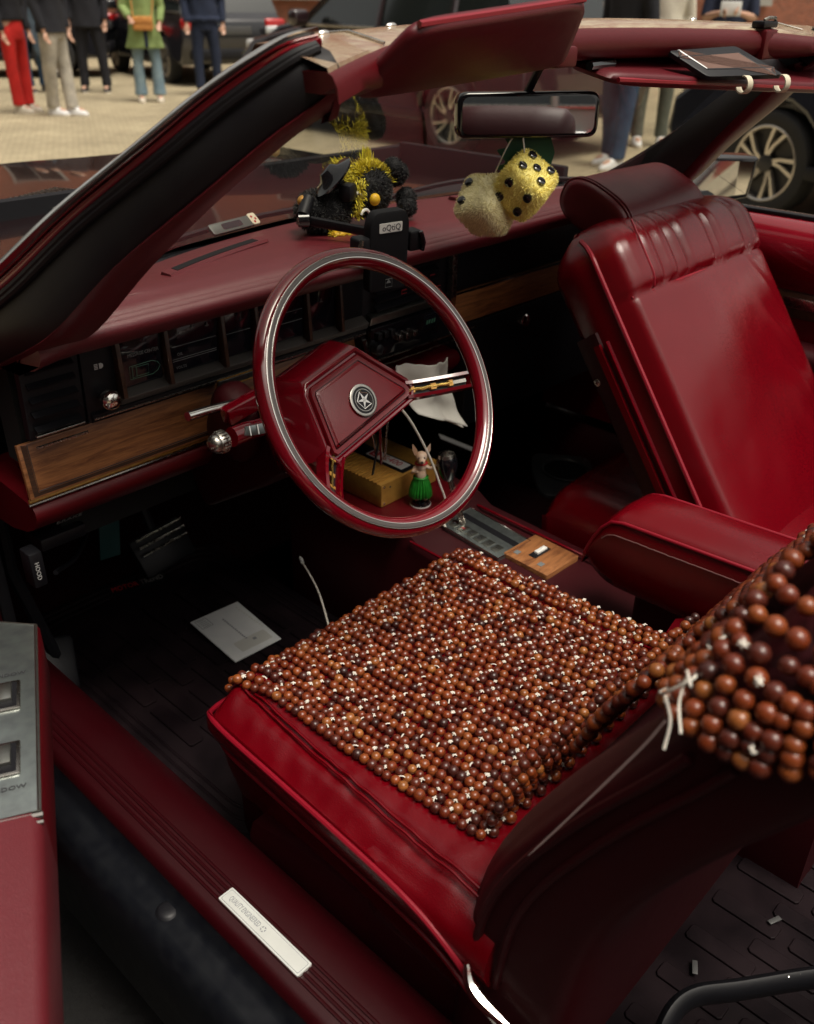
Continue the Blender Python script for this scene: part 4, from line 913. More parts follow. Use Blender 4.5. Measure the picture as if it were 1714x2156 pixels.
# cushion part: strands run from front to back
cols = 33; rows = 35
for i in range(cols):
    x0 = -.592+.01395*i
    for j in range(rows):
        y = .038-.01250*j-(.00625 if i % 2 else 0)
        x = x0+.0035*nz(x0, y, 5, 6)+rb.uniform(-.0006, .0006); yy = y+.0045*nz(x0, y, 9, 5)+rb.uniform(-.0006, .0006)
        # wavy rumple across the middle
        x -= .014*max(0, 1-abs(yy-.02)/.05)*(1 if i < 2 else 0); z = top_z(x, min(yy, .047)); nrm = V((0, .35*max(0, (yy-.0)/.04), 1)).normalized()
        if yy > .030: z -= .004
        ru = max(0, nz(x, yy, 2, 6))*.006
        r = BR*rb.uniform(.84, 1.10)
        beads.append((V((x, yy, z))+nrm*(r*.92+ru), r))
        if rb.random() < .62 and j % 2 == (i % 2) : knots.append((V((x+.0070, yy-.0031, z+r*1.25+ru)), nrm))
# roll from cushion onto the backrest
for i in range(30):
    x0 = -.575+.01415*i
    for j in range(5):
        t = j/5; x = x0+rb.uniform(-.002, .002)+(.008 if j % 2 else 0); y = -.402-.006*math.sin(t*3)+rb.uniform(-.002, .002); z = .572+.0128*j+rb.uniform(-.002, .002)
        beads.append((V((x, y+.012, z)), BR*rb.uniform(.9, 1.08)))
# backrest part
def bpt(x, z, lift):
    """point on the front of the backrest; past the left edge it wraps round the bolster"""
    y = yfs(z)
    xe = -.397-.267*shf(z)+.048
    if x > xe: return V((x, y+.006+lift, z+lift*.45))
    a = (xe-x)/.05; q_ = max(0, xe-x-.0785); a = min(a, 1.5708); return V((xe-math.sin(a)*(.050+lift), y-.045+math.cos(a)*(.050+lift)-q_, z+lift*.35+.36*q_))
cols2 = 48; 
for i in range(cols2):
    x0 = -.815+(.0122*i if i < 20 else .244+.0150*(i-20))
    for j in range(30):
        z = .628+.0138*j+(.0069 if i % 2 else 0)
        x = x0+.004*nz(x0, z, 4, 8)+rb.uniform(-.001, .001)
        if x < -.43 and z > .79 and x > -.575: continue
        if z > .985: continue
        if z < .815 and x < -.50-.2*(z-.7): continue
        if x < -.575: continue
        r = BR*rb.uniform(1.06, 1.26)
        beads.append((bpt(x, z, r*.95), r))
        if rb.random() < .40 and (j+i) % 2 == 0: knots.append((bpt(x+.0083, z+.003, r*1.3), V((-.2, .7, .6)).normalized()))
for j in range(8):
    z = .897+.0124*j; xe_ = -.397-.267*shf(z)+.048
    for k in range(17):
        L_ = -.012+.0140*k+(.0070 if j % 2 else 0); r = BR*rb.uniform(1.04, 1.24)
        p = bpt(xe_-L_+rb.uniform(-.0012, .0012), z+rb.uniform(-.0012, .0012)-.004*math.sin(k*.9), r*.95); beads.append((p, r))
        if rb.random() < .09: knots.append((p+V((-.007, -.004, .004)), V((-.8, .1, .5)).normalized()))
beads.sort(key=lambda b: (b[0]-CAM).length/b[1])
def bead_mesh(n, k, sub=1):
    g = G(); g.sph((0, 0, 0), (1, 1, .94), n, k); return g
me_b = bead_mesh(14, 10).out('bead', 'bead_wood', bc); mesh_b = me_b.data; bpy.data.objects.remove(me_b)
inv = chain(bc).inverted()
for idx, (p, r) in enumerate(beads[:300]):
    o = bpy.data.objects.new('bead', mesh_b); COL.objects.link(o); o.parent = bc; o.matrix_parent_inverse = inv
    o.location = p; o.scale = (r, r, r); o.rotation_euler = (rb.uniform(-.9, .9), rb.uniform(-.9, .9), rb.uniform(0, 6))
g = G()
for p, r in beads[300:]:
    rot = (Matrix.Rotation(rb.uniform(-.9, .9), 3, 'X') @ Matrix.Rotation(rb.uniform(-.9, .9), 3, 'Y')); g.sph(p, (r, r, r*.94), 12, 8, rot=rot)
o = g.out('beads', 'bead_wood', bc, smooth=180); o['kind'] = 'stuff'
g = G()
for p, n_ in knots:
    a0 = rb.uniform(0, math.pi); u = V((math.cos(a0), math.sin(a0), 0)); u = (u-n_*u.dot(n_)).normalized(); v = n_.cross(u); L_ = rb.uniform(.0024, .0038); p = p+n_*.0010
    tilt = rb.uniform(-.3, .3)
    for d_ in rb.choice(((u, v), (u, v), (u+v*.3,), (u, v*.8+u*.6), (u, v+u*.4, v-u*.5))):
        q = d_*L_*rb.uniform(.7, 1.1); g.tube([p-q-n_*rb.uniform(.0004, .0016), p-q*.4+n_*.0004, p+q*.4+n_*.0004, p+q-n_*rb.uniform(.0004, .0016)], rb.uniform(.0008, .0012), 5)
o = g.out('cord_knots', 'cable_white', bc); o['kind'] = 'stuff'
def lc(p): return (p[0]*.8-.258, p[1]*.9-.158, p[2]+.213)
G().tube(bez([lc(p) for p in ((-.49, -.465, .690), (-.505, -.475, .705), (-.50, -.490, .722), (-.485, -.485, .715), (-.475, -.475, .70), (-.485, -.462, .688), (-.497, -.470, .695), (-.515, -.485, .690), (-.53, -.49, .675))], 8), .0012, 6).out('loose_cord', 'cable_white', bc)
G().tube(bez([lc(p) for p in ((-.53, -.50, .735), (-.515, -.49, .735), (-.50, -.485, .722), (-.51, -.487, .705), (-.53, -.50, .695))], 8), .0010, 6).out('loose_cord', 'cable_white', bc)
# ================================================================== small things in the car
def strands(samples, n, ln, m, name, parent, seed=1, wid=.0011, comb=(0, 0, -.4), jit=.55, clump=0):
    """short tapering fur strands; samples(r) -> point, normal"""
    r_ = random.Random(seed); g = G()
    for i in range(n):
        p, nn = samples(r_)
        d_ = (nn+V(comb)*.6+V((r_.uniform(-1, 1), r_.uniform(-1, 1), r_.uniform(-1, 1)))*jit).normalized(); L_ = ln*r_.uniform(.6, 1.25)
        s_ = d_.cross(V((r_.uniform(-1, 1), r_.uniform(-1, 1), r_.uniform(-1, 1)))).normalized()*wid*.5; mid_ = p+d_*L_*.55; tip = p+d_*L_*.9+V(comb)*L_*.25
        g.add([p-s_-nn*.001, p+s_-nn*.001, mid_+s_*.7, mid_-s_*.7, tip], [(0, 1, 2, 3), (3, 2, 4)])
    return g.out(name, m, parent, smooth=0)
# fuzzy dice
def die(c, ax, edge, furmat, pips, label, seed):
    root = tag(empty('fuzzy_die', c), label, 'fuzzy dice', 'plush dice hanging from the mirror')
    b_, a_, c_ = ax; M3 = Matrix((b_, a_, c_)).transposed(); h = edge/2; rad = edge*.24; c = V(c)
    def surf(q):
        q = V([max(-h+rad, min(h-rad, t)) for t in q]); return q
    g = G(); bm = bmesh.new(); bmesh.ops.create_cube(bm, size=edge); bmesh.ops.subdivide_edges(bm, edges=bm.edges[:], cuts=7, use_grid_fill=True); P_ = []
    for v in bm.verts:
        i_ = surf(v.co); d_ = (v.co-i_); d_ = d_.normalized() if d_.length > 1e-6 else V((0, 0, 1)); p = i_+d_*rad
        p *= 1+.035*nz(p.x*1, p.y, p.z+seed, 28); P_.append(c+M3 @ p)
    bm.verts.index_update(); g.add(P_, [[v.index for v in f.verts] for f in bm.faces]); bm.free()
    g.out('plush_body', furmat, root, smooth=180)
    def smp(r_):
        q = V((r_.uniform(-1, 1), r_.uniform(-1, 1), r_.uniform(-1, 1))); k = max(abs(t) for t in q); q = q/k*h; i_ = surf(q); d_ = (q-i_)
        d_ = d_.normalized() if d_.length > 1e-6 else V((0, 0, 1)); p = i_+d_*rad; p *= 1+.035*nz(p.x, p.y, p.z+seed, 28); return c+M3 @ p, M3 @ d_
    strands(smp, 7000, .0048, furmat, 'plush_fur', root, seed, wid=.0008, comb=(0, 0, -.3))
    for nrm, u, v, lst in pips:
        N_, U_, V_ = [M3 @ V(t) for t in (nrm, u, v)]
        for (p, q) in lst:
            cc = c+N_*(h+.0030)+U_*p*edge+V_*q*edge; G().lathe([(.0066, -.004), (.0066, .0002), (.0056, .0010), (.0005, .0012)], cc, N_, 18).out('pip', 'black_gloss', root)
    return root
def camdir(a, b, c_): return (rr*a+uu*b-F*c_).normalized()
cA = camdir(.41, .41, .815); bA = camdir(.82, -.61, .0); bA = (bA-cA*bA.dot(cA)).normalized(); aA = cA.cross(bA)   # aA: up-right
k5 = [(0, 0), (.27, .27), (-.27, .27), (.27, -.27), (-.27, -.27)]; k4 = k5[1:]
dA = die((-.004, .050, 1.086), (bA, aA, cA), .070, 'fur_yellow', [((0, 0, 1), (1, 0, 0), (0, 1, 0), [(p*.9, q*.9) for p, q in k5]), ((0, -1, 0), (1, 0, 0), (0, 0, 1), [(p*.9, q*.75) for p, q in k4])], 'yellow plush die showing five dark spots, nearest below the mirror', 1)
cB = camdir(-.55, .35, .75); bB = camdir(.75, -.2, .6); bB = (bB-cB*bB.dot(cB)).normalized(); aB = cB.cross(bB)
dB = die((-.026, .098, 1.055), (bB, aB, cB), .070, 'fur_pale', [((0, 0, 1), (1, 0, 0), (0, 1, 0), [(-.26, .20), (-.26, -.24)])], 'paler cream plush die hanging half behind the yellow one', 2)
cdn = tag(G().tube(bez([(-.004, .052, 1.120), (-.002, .055, 1.135), (.0, .060, 1.150), (.004, .062, 1.160), (-.01, .075, 1.145), (-.022, .095, 1.092)], 6), .0011, 6).out('dice_cord', 'cable_white'), 'thin pale cord tying the plush dice below the mirror', 'cord')
# green scented tree card behind the dice
fr = frame((.012, .070, 1.128), (.775, -.632, 0), (0, 0, 1))
tr_ = roundpoly([(-.040, -.02), (-.022, -.014), (-.038, .004), (-.018, .008), (-.03, .024), (.04, .026), (.05, .0), (.042, -.03), (-.01, -.034)], .003, 2)
tag(G().prism(tr_, fr, -.0006, .0006).out('air_freshener', 'green_card'), 'dark green scented card hanging behind the plush dice', 'air freshener')

# plush bee on the dashboard
bee = tag(empty('plush_bee', (-.09, .30, 1.0)), 'black plush toy with bright yellow fluff sitting on the dashboard', 'plush toy')
def ell(name, c, r, m, fur=None, n=0, ln=.006, seed=1, comb=(0, 0, -.2), cut=None, jit=.5):
    o = G().sph(c, r, 24, 16).out(name, m, bee, smooth=180); c = V(c)
    if fur:
        def smp(r_):
            while 1:
                q = V((r_.gauss(0, 1), r_.gauss(0, 1), r_.gauss(0, 1))).normalized()
                if cut is None or cut(q): break
            return c+V((q.x*r[0], q.y*r[1], q.z*r[2])), V((q.x/r[0], q.y/r[1], q.z/r[2])).normalized()
        strands(smp, n, ln, fur, 'fluff', bee, seed, comb=comb, jit=jit)
    return o
ell('head', (-.070, .315, 1.052), (.044, .040, .040), 'black_soft', 'fur_black', 5000, .006, 3)
ell('body', (-.150, .325, 1.030), (.045, .042, .033), 'black_soft', 'fur_black', 4000, .007, 4)
cH = V((-.070, .315, 1.052))
def bandy(r_):
    a = r_.uniform(-1.1, 1.25); b = r_.gauss(0, .16); q = V((math.sin(a), -.25+b, math.cos(a))).normalized(); return cH+V((q.x*.046, q.y*.042, q.z*.042)), q
strands(bandy, 900, .013, 'fur_bright', 'yellow_fluff', bee, 5, wid=.0018, comb=(-.3, 0, -.3), jit=.6)
def side_(r_):
    t = r_.random(); return V((-.106-.012*t, .285, 1.075-.05*t+r_.gauss(0, .003)))+V((r_.gauss(0, .004), r_.gauss(0, .003), 0)), V((-.4, -.8, .2)).normalized()
strands(side_, 350, .012, 'fur_bright', 'yellow_fluff', bee, 6, wid=.0018, comb=(0, 0, -.6), jit=.5)
def tuft(r_):
    return V((-.055+r_.gauss(0, .004), .322+r_.gauss(0, .004), 1.092)), V((.02, .1, 1))
strands(tuft, 90, .024, 'fur_bright', 'yellow_tuft', bee, 7, wid=.0025, comb=(0, 0, .2), jit=.16)
def tuft2(r_): return V((-.10+r_.gauss(0, .012), .335, 1.088+r_.gauss(0, .004))), V((-.5, .1, .8))
strands(tuft2, 200, .015, 'fur_bright', 'yellow_tuft', bee, 8, wid=.002, comb=(-.3, 0, 0), jit=.4)
for c_, r_ in (((-.020, .30, 1.083), .0165), ((-.008, .30, 1.075), .0165), ((-.012, .30, 1.068), .014), ((.006, .295, 1.034), .017), ((-.002, .285, 1.022), .016)):
    ell('paw', c_, (r_, r_, r_), 'black_soft', 'fur_black', 700, .003, int(r_*9999))
ell('nose', (-.086, .276, 1.046), (.0095, .008, .0095), 'yellow')
for c_ in ((-.118, .283, 1.050), (-.108, .277, 1.024)):
    G().tube([V(c_)+V((math.cos(q)*.0095, -.002, math.sin(q)*.0095)) for q in [.2+2.6*k/12 for k in range(13)]], .0024, 6).out('eye_ring', 'eye_white', bee)
for c_, r_ in (((-.150, .285, 1.003), (.022, .012, .006)), ((-.082, .272, 1.012), (.010, .008, .012))): ell('foot', c_, r_, 'yellow', 'fur_bright', 350, .008, 9, jit=.7)
ell('stinger', (-.195, .318, 1.052), (.012, .010, .009), 'gold_dull')
# phone holder with a clip, arm and suction dish
ph_ = tag(empty('phone_holder', (-.11, .24, .99)), 'black phone holder with a white badge clamped at the centre of the dashboard', 'phone holder')
fr = frame((-.181, .150, 1.005), (.985, -.17, 0), (-.01, -.06, .99))
hp_ = G().prism(roundpoly([(-.034, -.060), (.034, -.060), (.035, .040), (.026, .056), (-.026, .056), (-.035, .040)], .008, 4), fr, -.016, 0, .004).out('holder_body', 'black_soft', ph_, smooth=40)
bd = G().prism(rect(.040, .0135, .002), (fr[0]+fr[2]*.033, *fr[1:]), -.001, .0012).out('badge', 'white', ph_)
text('badge_lettering', '\u00d2QtiQ'.replace('\u00d2', 'o'), (fr[0]+fr[2]*.0328+fr[1]*.001, *fr[1:]), .0125, 'ink', ph_, h=.0014, sx=.95)
f2 = (fr[0]-fr[2]*.048, *fr[1:]); g = G()
g.prism([(-.004, 0), (0, .006), (.004, 0)], f2, 0, .0006); g.tube([f2[0]+f2[1]*a+f2[2]*b+f2[3]*.0006 for a, b in rect(.012, .012)], .0004, 4, loop=True)
g.out('warning_mark', 'lettering_dim', ph_)
for sx in (-1, 1):
    G().prism(rect(.022, .030, .005, c=(sx*.046, .008)), fr, -.018, .002, .003).out('clamp_arm', 'black', ph_, smooth=40)
    G().tube([fr[0]+fr[1]*sx*.052+fr[2]*(.022)+fr[3]*.004, fr[0]+fr[1]*sx*.057+fr[2]*(.006)+fr[3]*.006, fr[0]+fr[1]*sx*.056+fr[2]*(-.006)+fr[3]*.004], .0035, 6).out('clamp_edge', 'chrome_dull' if sx < 0 else 'black_gloss', ph_)
G().tube([fr[0]-fr[3]*.012+fr[2]*.012, V((-.175, .20, 1.022)), V((-.205, .292, 1.028))], .0075, 8, flat=.6).out('holder_arm', 'black', ph_)
G().tube([V((-.215, .30, 1.035)), V((-.19, .315, 1.055))], .010, 10).out('arm_joint', 'black', ph_)
G().lathe([(.012, -.012), (.020, -.004), (.037, .0), (.038, .003), (.034, .0045), (.018, .010), (.012, .018), (.010, .019)], (-.150, .300, 1.082), V((-.55, .30, .62)), 32).out('suction_dish', 'black_gloss', ph_)
G().box((-.135, .285, 1.062), (.030, .022, .026), rot=Matrix.Rotation(.4, 3, 'Z'), bev=.006).out('arm_joint', 'black', ph_)
G().lathe([(.0105, -.008), (.0105, .008)], (-.214, .30, 1.030), (.8, -.5, 0), 16).out('joint_knob', 'black_gloss', ph_)

# amplifier box on the tray
amp = tag(empty('amplifier', (-.02, .34, .50)), 'small gold metal amplifier box with a red and white label on the console tray', 'amplifier')
G().box((-.018, .345, .5245), (.152, .176, .047), bev=.002).out('case', 'gold_dull', amp)
for k in range(16): G().box((-.066, .268+.0095*k, .5485), (.058, .0045, .004), bev=.0008).out('fin', 'gold_dull', amp)
G().box((-.012, .345, .5490), (.038, .168, .003), bev=.0008).out('top_panel', 'black', amp)
fr = frame((-.012, .318, .551), (0, -1, 0), (1, 0, 0))
G().prism(rect(.096, .026, .002), fr, -.001, .0004).out('label', 'white', amp)
G().prism(rect(.020, .020, .003, c=(-.034, 0)), fr, .0004, .0008).out('label_logo', 'lettering_red', amp)
text('label_logo', 'S', (fr[0]-fr[1]*.034, *fr[1:]), .018, 'white', amp, h=.001)
text('label_lettering', 'E:400', (fr[0]+fr[1]*.011, *fr[1:]), .024, 'lettering_red', amp, h=.0006, sx=.9)
fe_ = frame((-.018, .2565, .5245), (1, 0, 0), (0, 0, 1))
G().prism(rect(.150, .045, .002), fe_, -.001, .001).out('end_plate', 'gold_dull', amp)
for a, b in ((-.068, -.017), (-.068, .017), (.06, .017)): G().lathe([(.0026, .001), (.0026, .002), (.0005, .0026)], fe_[0]+X1*a+Z1*b, fe_[3], 10).out('screw', 'chrome', amp)
G().lathe([(.0022, .001), (.0022, .0014)], fe_[0]+X1*(-.052)+Z1*.012, fe_[3], 10).out('vent_hole', 'ink', amp)

# dancing dog figurine
fg = tag(empty('dog_figurine', (-.030, .216, .50)), 'tan dog figurine in a green skirt standing on a round base', 'figurine')
fc = V((-.030, .216, .50))
G().lathe([(.0195, 0), (.0195, .0025), (.0175, .0035), (.0165, .009), (.012, .0105), (.0005, .011)], fc, (0, 0, 1), 28).out('base', 'black_gloss', fg)
G().lathe([(.0197, 0), (.0199, .0012), (.0197, .0022)], fc+Z1*.0004, (0, 0, 1), 28).out('base_rim', 'white', fg)
def rot_f(p): # face the camera side
    a = R(-42); return fc+V((p[0]*math.cos(a)-p[1]*math.sin(a), p[0]*math.sin(a)+p[1]*math.cos(a), p[2]))
g = G()
for sx in (-1, 1): g.sph(rot_f((sx*.0075, -.004, .0135)), (.005, .0065, .0035), 10, 8); g.tube([rot_f((sx*.006, 0, .014)), rot_f((sx*.005, 0, .03))], .004, 8)
g.sph(rot_f((0, 0, .062)), (.0115, .0095, .017), 14, 10); g.sph(rot_f((0, 0, .078)), (.0105, .009, .010), 14, 10)
g.sph(rot_f((0, -.001, .0985)), (.0115, .011, .0105), 16, 12); g.sph(rot_f((0, -.012, .0945)), (.0058, .0075, .0052), 12, 8)
g.tube([rot_f((-.010, 0, .078)), rot_f((-.016, -.006, .070)), rot_f((-.007, -.014, .075))], [.0042, .0036, .003], 8)
g.tube([rot_f((.010, 0, .078)), rot_f((.017, -.004, .076)), rot_f((.027, -.005, .083))], [.0042, .0036, .0028], 8)
bd_ = g.out('dog_body', 'dog_tan', fg, smooth=180); remesh(bd_, .0016, 2)
for sx in (-1, 1):
    t = 1 if sx > 0 else .9
    G().loft([[rot_f((sx*.005, -.001, .104)), rot_f((sx*.012, -.001, .101)), rot_f((sx*.0085, .003, .102))], [rot_f((sx*.009, -.0015, .115)), rot_f((sx*.0165, -.0015, .112)), rot_f((sx*.012, .002, .113))], [rot_f((sx*.0155, 0, .124)), rot_f((sx*.0165, 0, .123)), rot_f((sx*.016, .0008, .1235))]]).out('ear', 'dog_tan', fg, smooth=60)
    G().sph(rot_f((sx*.0048, -.0105, .1005)), .0017, 8, 6).out('eye', 'dog_dark', fg)
G().sph(rot_f((0, -.0190, .0958)), .0022, 8, 6).out('nose', 'dog_dark', fg)
G().tube([rot_f((math.cos(q)*.0105, math.sin(q)*.009, .0855)) for q in [2*math.pi*k/18 for k in range(18)]], .0018, 6, loop=True).out('lei', 'lettering_red', fg)
rings = []
for z, r_, w_ in ((.0585, .0115, 0), (.055, .0130, .0006), (.045, .0165, .0014), (.032, .0195, .0020), (.020, .0205, .0024), (.0185, .0185, .002)):
    rings.append([rot_f((math.cos(q)*(r_+w_*math.sin(q*22)), math.sin(q)*(r_+w_*math.sin(q*22))*.92, z+.001*math.sin(q*9))) for q in [2*math.pi*k/132 for k in range(132)]])
G().loft(rings).out('skirt', 'green_skirt', fg, smooth=60)
G().tube([rot_f((math.cos(q)*.0128, math.sin(q)*.0116, .057)) for q in [2*math.pi*k/18 for k in range(18)]], .002, 6, loop=True).out('waistband', 'green_skirt', fg)

# cables, tissue, envelope
tag(G().tube(bez([(-.115, .20, .735), (-.085, .190, .69), (-.050, .180, .62), (-.030, .170, .56), (-.016, .165, .515), (-.022, .163, .48), (-.024, .158, .472)], 10), .0022, 8).out('charging_cable', 'cable_white'), 'thin white cable running down behind the wheel to the gear plate', 'cable')
uc = tag(empty('charging_cable', (-.16, .40, .30)), 'white charging cable with bare plug reaching over the seat front', 'cable')
G().tube(bez([(-.137, .437, .318), (-.150, .400, .312), (-.175, .345, .305), (-.205, .29, .285), (-.23, .24, .25)], 8), .0019, 8).out('wire', 'cable_white', uc)
G().tube([(-.137, .437, .318), (-.131, .452, .322)], .0036, 10).out('plug', 'white', uc); G().tube([(-.131, .452, .322), (-.128, .460, .324)], .0024, 8, flat=.5).out('plug_tip', 'chrome_dull', uc)
def tis(u, v):
    x = (-.079+.141*u)*(1-v)+(-.050+.128*u)*v; z = (.774-.017*u)*(1-v)+(.690-.062*u)*v; y = .240+.012*math.sin(u*7+v*3)+.016*nz(u, v, 0, 3)-.04*(v-.4)**2-.02*v
    if v < .12: z += .010*nz(u, 0, 1, 8)
    return V((x, y, z))
ts = G().grid(tis, 30, 26).out('paper_tissue', 'tissue', smooth=180); md = ts.modifiers.new('s', 'SOLIDIFY'); md.thickness = .0012
tag(ts, 'crumpled white paper tissue tucked below the radio', 'tissue')
def tis2(u, v): p = tis(.30+.68*u, .35+.7*v); return V((p.x+.012*v, p.y+.010+.012*u, p.z-.010*u*v+.004))
o = G().grid(tis2, 20, 20).out('tissue_fold', 'tissue', ts, smooth=180); md = o.modifiers.new('s', 'SOLIDIFY'); md.thickness = .0012
ec_ = V((-.305, .448, .2330)); eu = V((.98, -.03, 0)); fr = frame(ec_, (.997, -.07, .0), (.10, .99, .0))
ev = G().prism([(-.056, -.082), (.050, -.080), (.056, .080), (-.054, .082)], fr, -.0015, .0012, .0004).out('envelope', 'paper'); tag(ev, 'pale printed envelope lying on the driver floor mat', 'envelope')
fb = (fr[0], -fr[2], fr[1], fr[3])   # its writing runs down the long side
G().tube([fr[0]+fr[1]*a+fr[2]*b+fr[3]*.0012 for a, b in rect(.024, .030, c=(-.036, .060))], .0008, 4, loop=True).out('stamp_box', 'ink_grey', ev)
for k in range(5): G().prism(rect(.016, .0012, c=(-.036, .071-.0055*k)), fr, .0012, .0016).out('print_line', 'ink_grey', ev)
for k in range(14): G().prism(rect(.0034, .0042, c=(.0+rnd.uniform(-.0004, .0004), .046-.0062*k)), fr, .0012, .0016).out('print_mark', 'ink_grey', ev)
for k in range(11): G().prism(rect(.0022, .0052, c=(.042+.0004*k, .062-.0085*k)), fr, .0012, .0015).out('print_mark', 'paper_grey', ev)
G().prism(rect(.070, .034, .004, c=(.006, -.05)), fr, .0012, .0015).out('window_patch', 'paper_grey', ev)
G().prism(rect(.007, .007, c=(.012, -.046)), fr, .0015, .0018).out('print_mark', 'ink_grey', ev)
# clip-on vanity mirror on the passenger visor
vm = tag(empty('vanity_mirror', (.34, -.06, 1.24)), 'black framed clip-on mirror with cream clips on the passenger sun visor', 'mirror')
a_, b_, c_, d_ = V((.212, -.102, 1.2285)), V((.350, -.154, 1.2285)), V((.325, -.080, 1.260)), V((.195, -.042, 1.260))
fr = frame((a_+b_+c_+d_)/4, b_-a_, d_-a_); 
if fr[3].z < 0: fr = (fr[0], fr[1], fr[2], -fr[3])
ol = roundpoly([((p-fr[0]).dot(fr[1]), (p-fr[0]).dot(fr[2])) for p in (a_, b_, c_, d_)], .008, 4)
G().prism(ol, fr, -.004, .003, .0015).out('mirror_frame', 'black', vm, smooth=40); G().prism(inset(ol, .017), fr, .003, .0036).out('mirror_glass', 'vanity_glass', vm, smooth=0)
G().tube([fr[0]+fr[1]*p+fr[2]*q+fr[3]*.003 for p, q in inset(ol, .0160)], .0014, 5, loop=True).out('mirror_bead', 'black_gloss', vm)
for t in (.42, .92):
    p = a_.lerp(b_, t); w3 = (b_-a_).normalized(); back = V((-.1, -.35, 0))
    rg = []
    for q in [R(100-20*k) for k in range(14)]:
        cc = p+V((-.004, -.010, -.010))+V((-.30*.6, -.9*.6, 0))*0
        dirv = V((-.35, -.93, 0)).normalized()*math.cos(q)+Z1*math.sin(q); rg.append([cc+dirv*.0125-w3*.005, cc+dirv*.0125+w3*.005, cc+dirv*.0105+w3*.005, cc+dirv*.0105-w3*.005])
    G().loft(rg).out('clip', 'cream', vm, smooth=40)
# ================================================================== the street
st_ = G().add([(-60, -60, 0), (60, -60, 0), (60, 60, 0), (-60, 60, 0)], [(0, 1, 2, 3)]).out('street', 'paving', smooth=0); st_['kind'] = 'structure'
ground_sheet = G().add([(-7, -2.9, .004), (1.75, -2.9, .004), (1.75, 2.6, .004), (-7, 2.6, .004)], [(0, 1, 2, 3)]).out('dark_ground_sheet', 'dark_ground', smooth=0); ground_sheet['kind'] = 'structure'  # one dark flat sheet over the paving, under the car and beside it
# brick building across the street
def building(name, o, u, L_, Hh, dep, label, bm_='brickwork'):
    u = V(u).normalized(); n_ = V((u.y, -u.x, 0)); root = empty(name, o); tag(root, label, 'building'); ang = math.atan2(u.y, u.x)
    root.rotation_euler = (0, 0, 0)
    def bx(nm, a0, a1, z0, z1, d0, d1, m_, p=None, bev=0):
        g = G(); g.box(((a0+a1)/2, -(d0+d1)/2, (z0+z1)/2), (a1-a0, abs(d1-d0), z1-z0), bev=bev); ob = g.out(nm, m_, None); ob.parent = p or root; return ob
    bx('wall', 0, L_, 0, Hh, -dep, 0, bm_)
    bx('plinth', 0, L_, 0, .5, 0, .06, 'dark_brick'); bx('cornice', 0, L_, Hh-.5, Hh+.15, 0, .3, 'old_grey')
    k = int(L_/3.2)
    for i in range(k):
        for j in range(int((Hh-1)/3.4)):
            a = 1.6+3.2*i; z = 1.3+3.4*j
            wdw = bx('window', a-.65, a+.65, z, z+1.9, .0, .05, 'old_grey'); bx('pane', a-.57, a-.02, z+.08, z+1.82, .05, .07, 'car_glass', wdw); bx('pane', a+.02, a+.57, z+.08, z+1.82, .05, .07, 'car_glass', wdw)
            bx('sill', a-.75, a+.75, z-.14, z, .05, .18, 'old_grey', wdw)
    root.rotation_euler = (0, 0, ang); return root
building('brick_building', (3.0, 26.0, 0), (.74, -.67, 0), 42, 9, 8, 'red brick building across the street behind the parked cars')

building('brick_building', (-8.5, -26, 0), (0, 1, 0), 56, 13, 8, 'unseen tall dark brick building added on the near side to block sky light', 'dark_brick')  # added out of view to block sky light from the open-door side

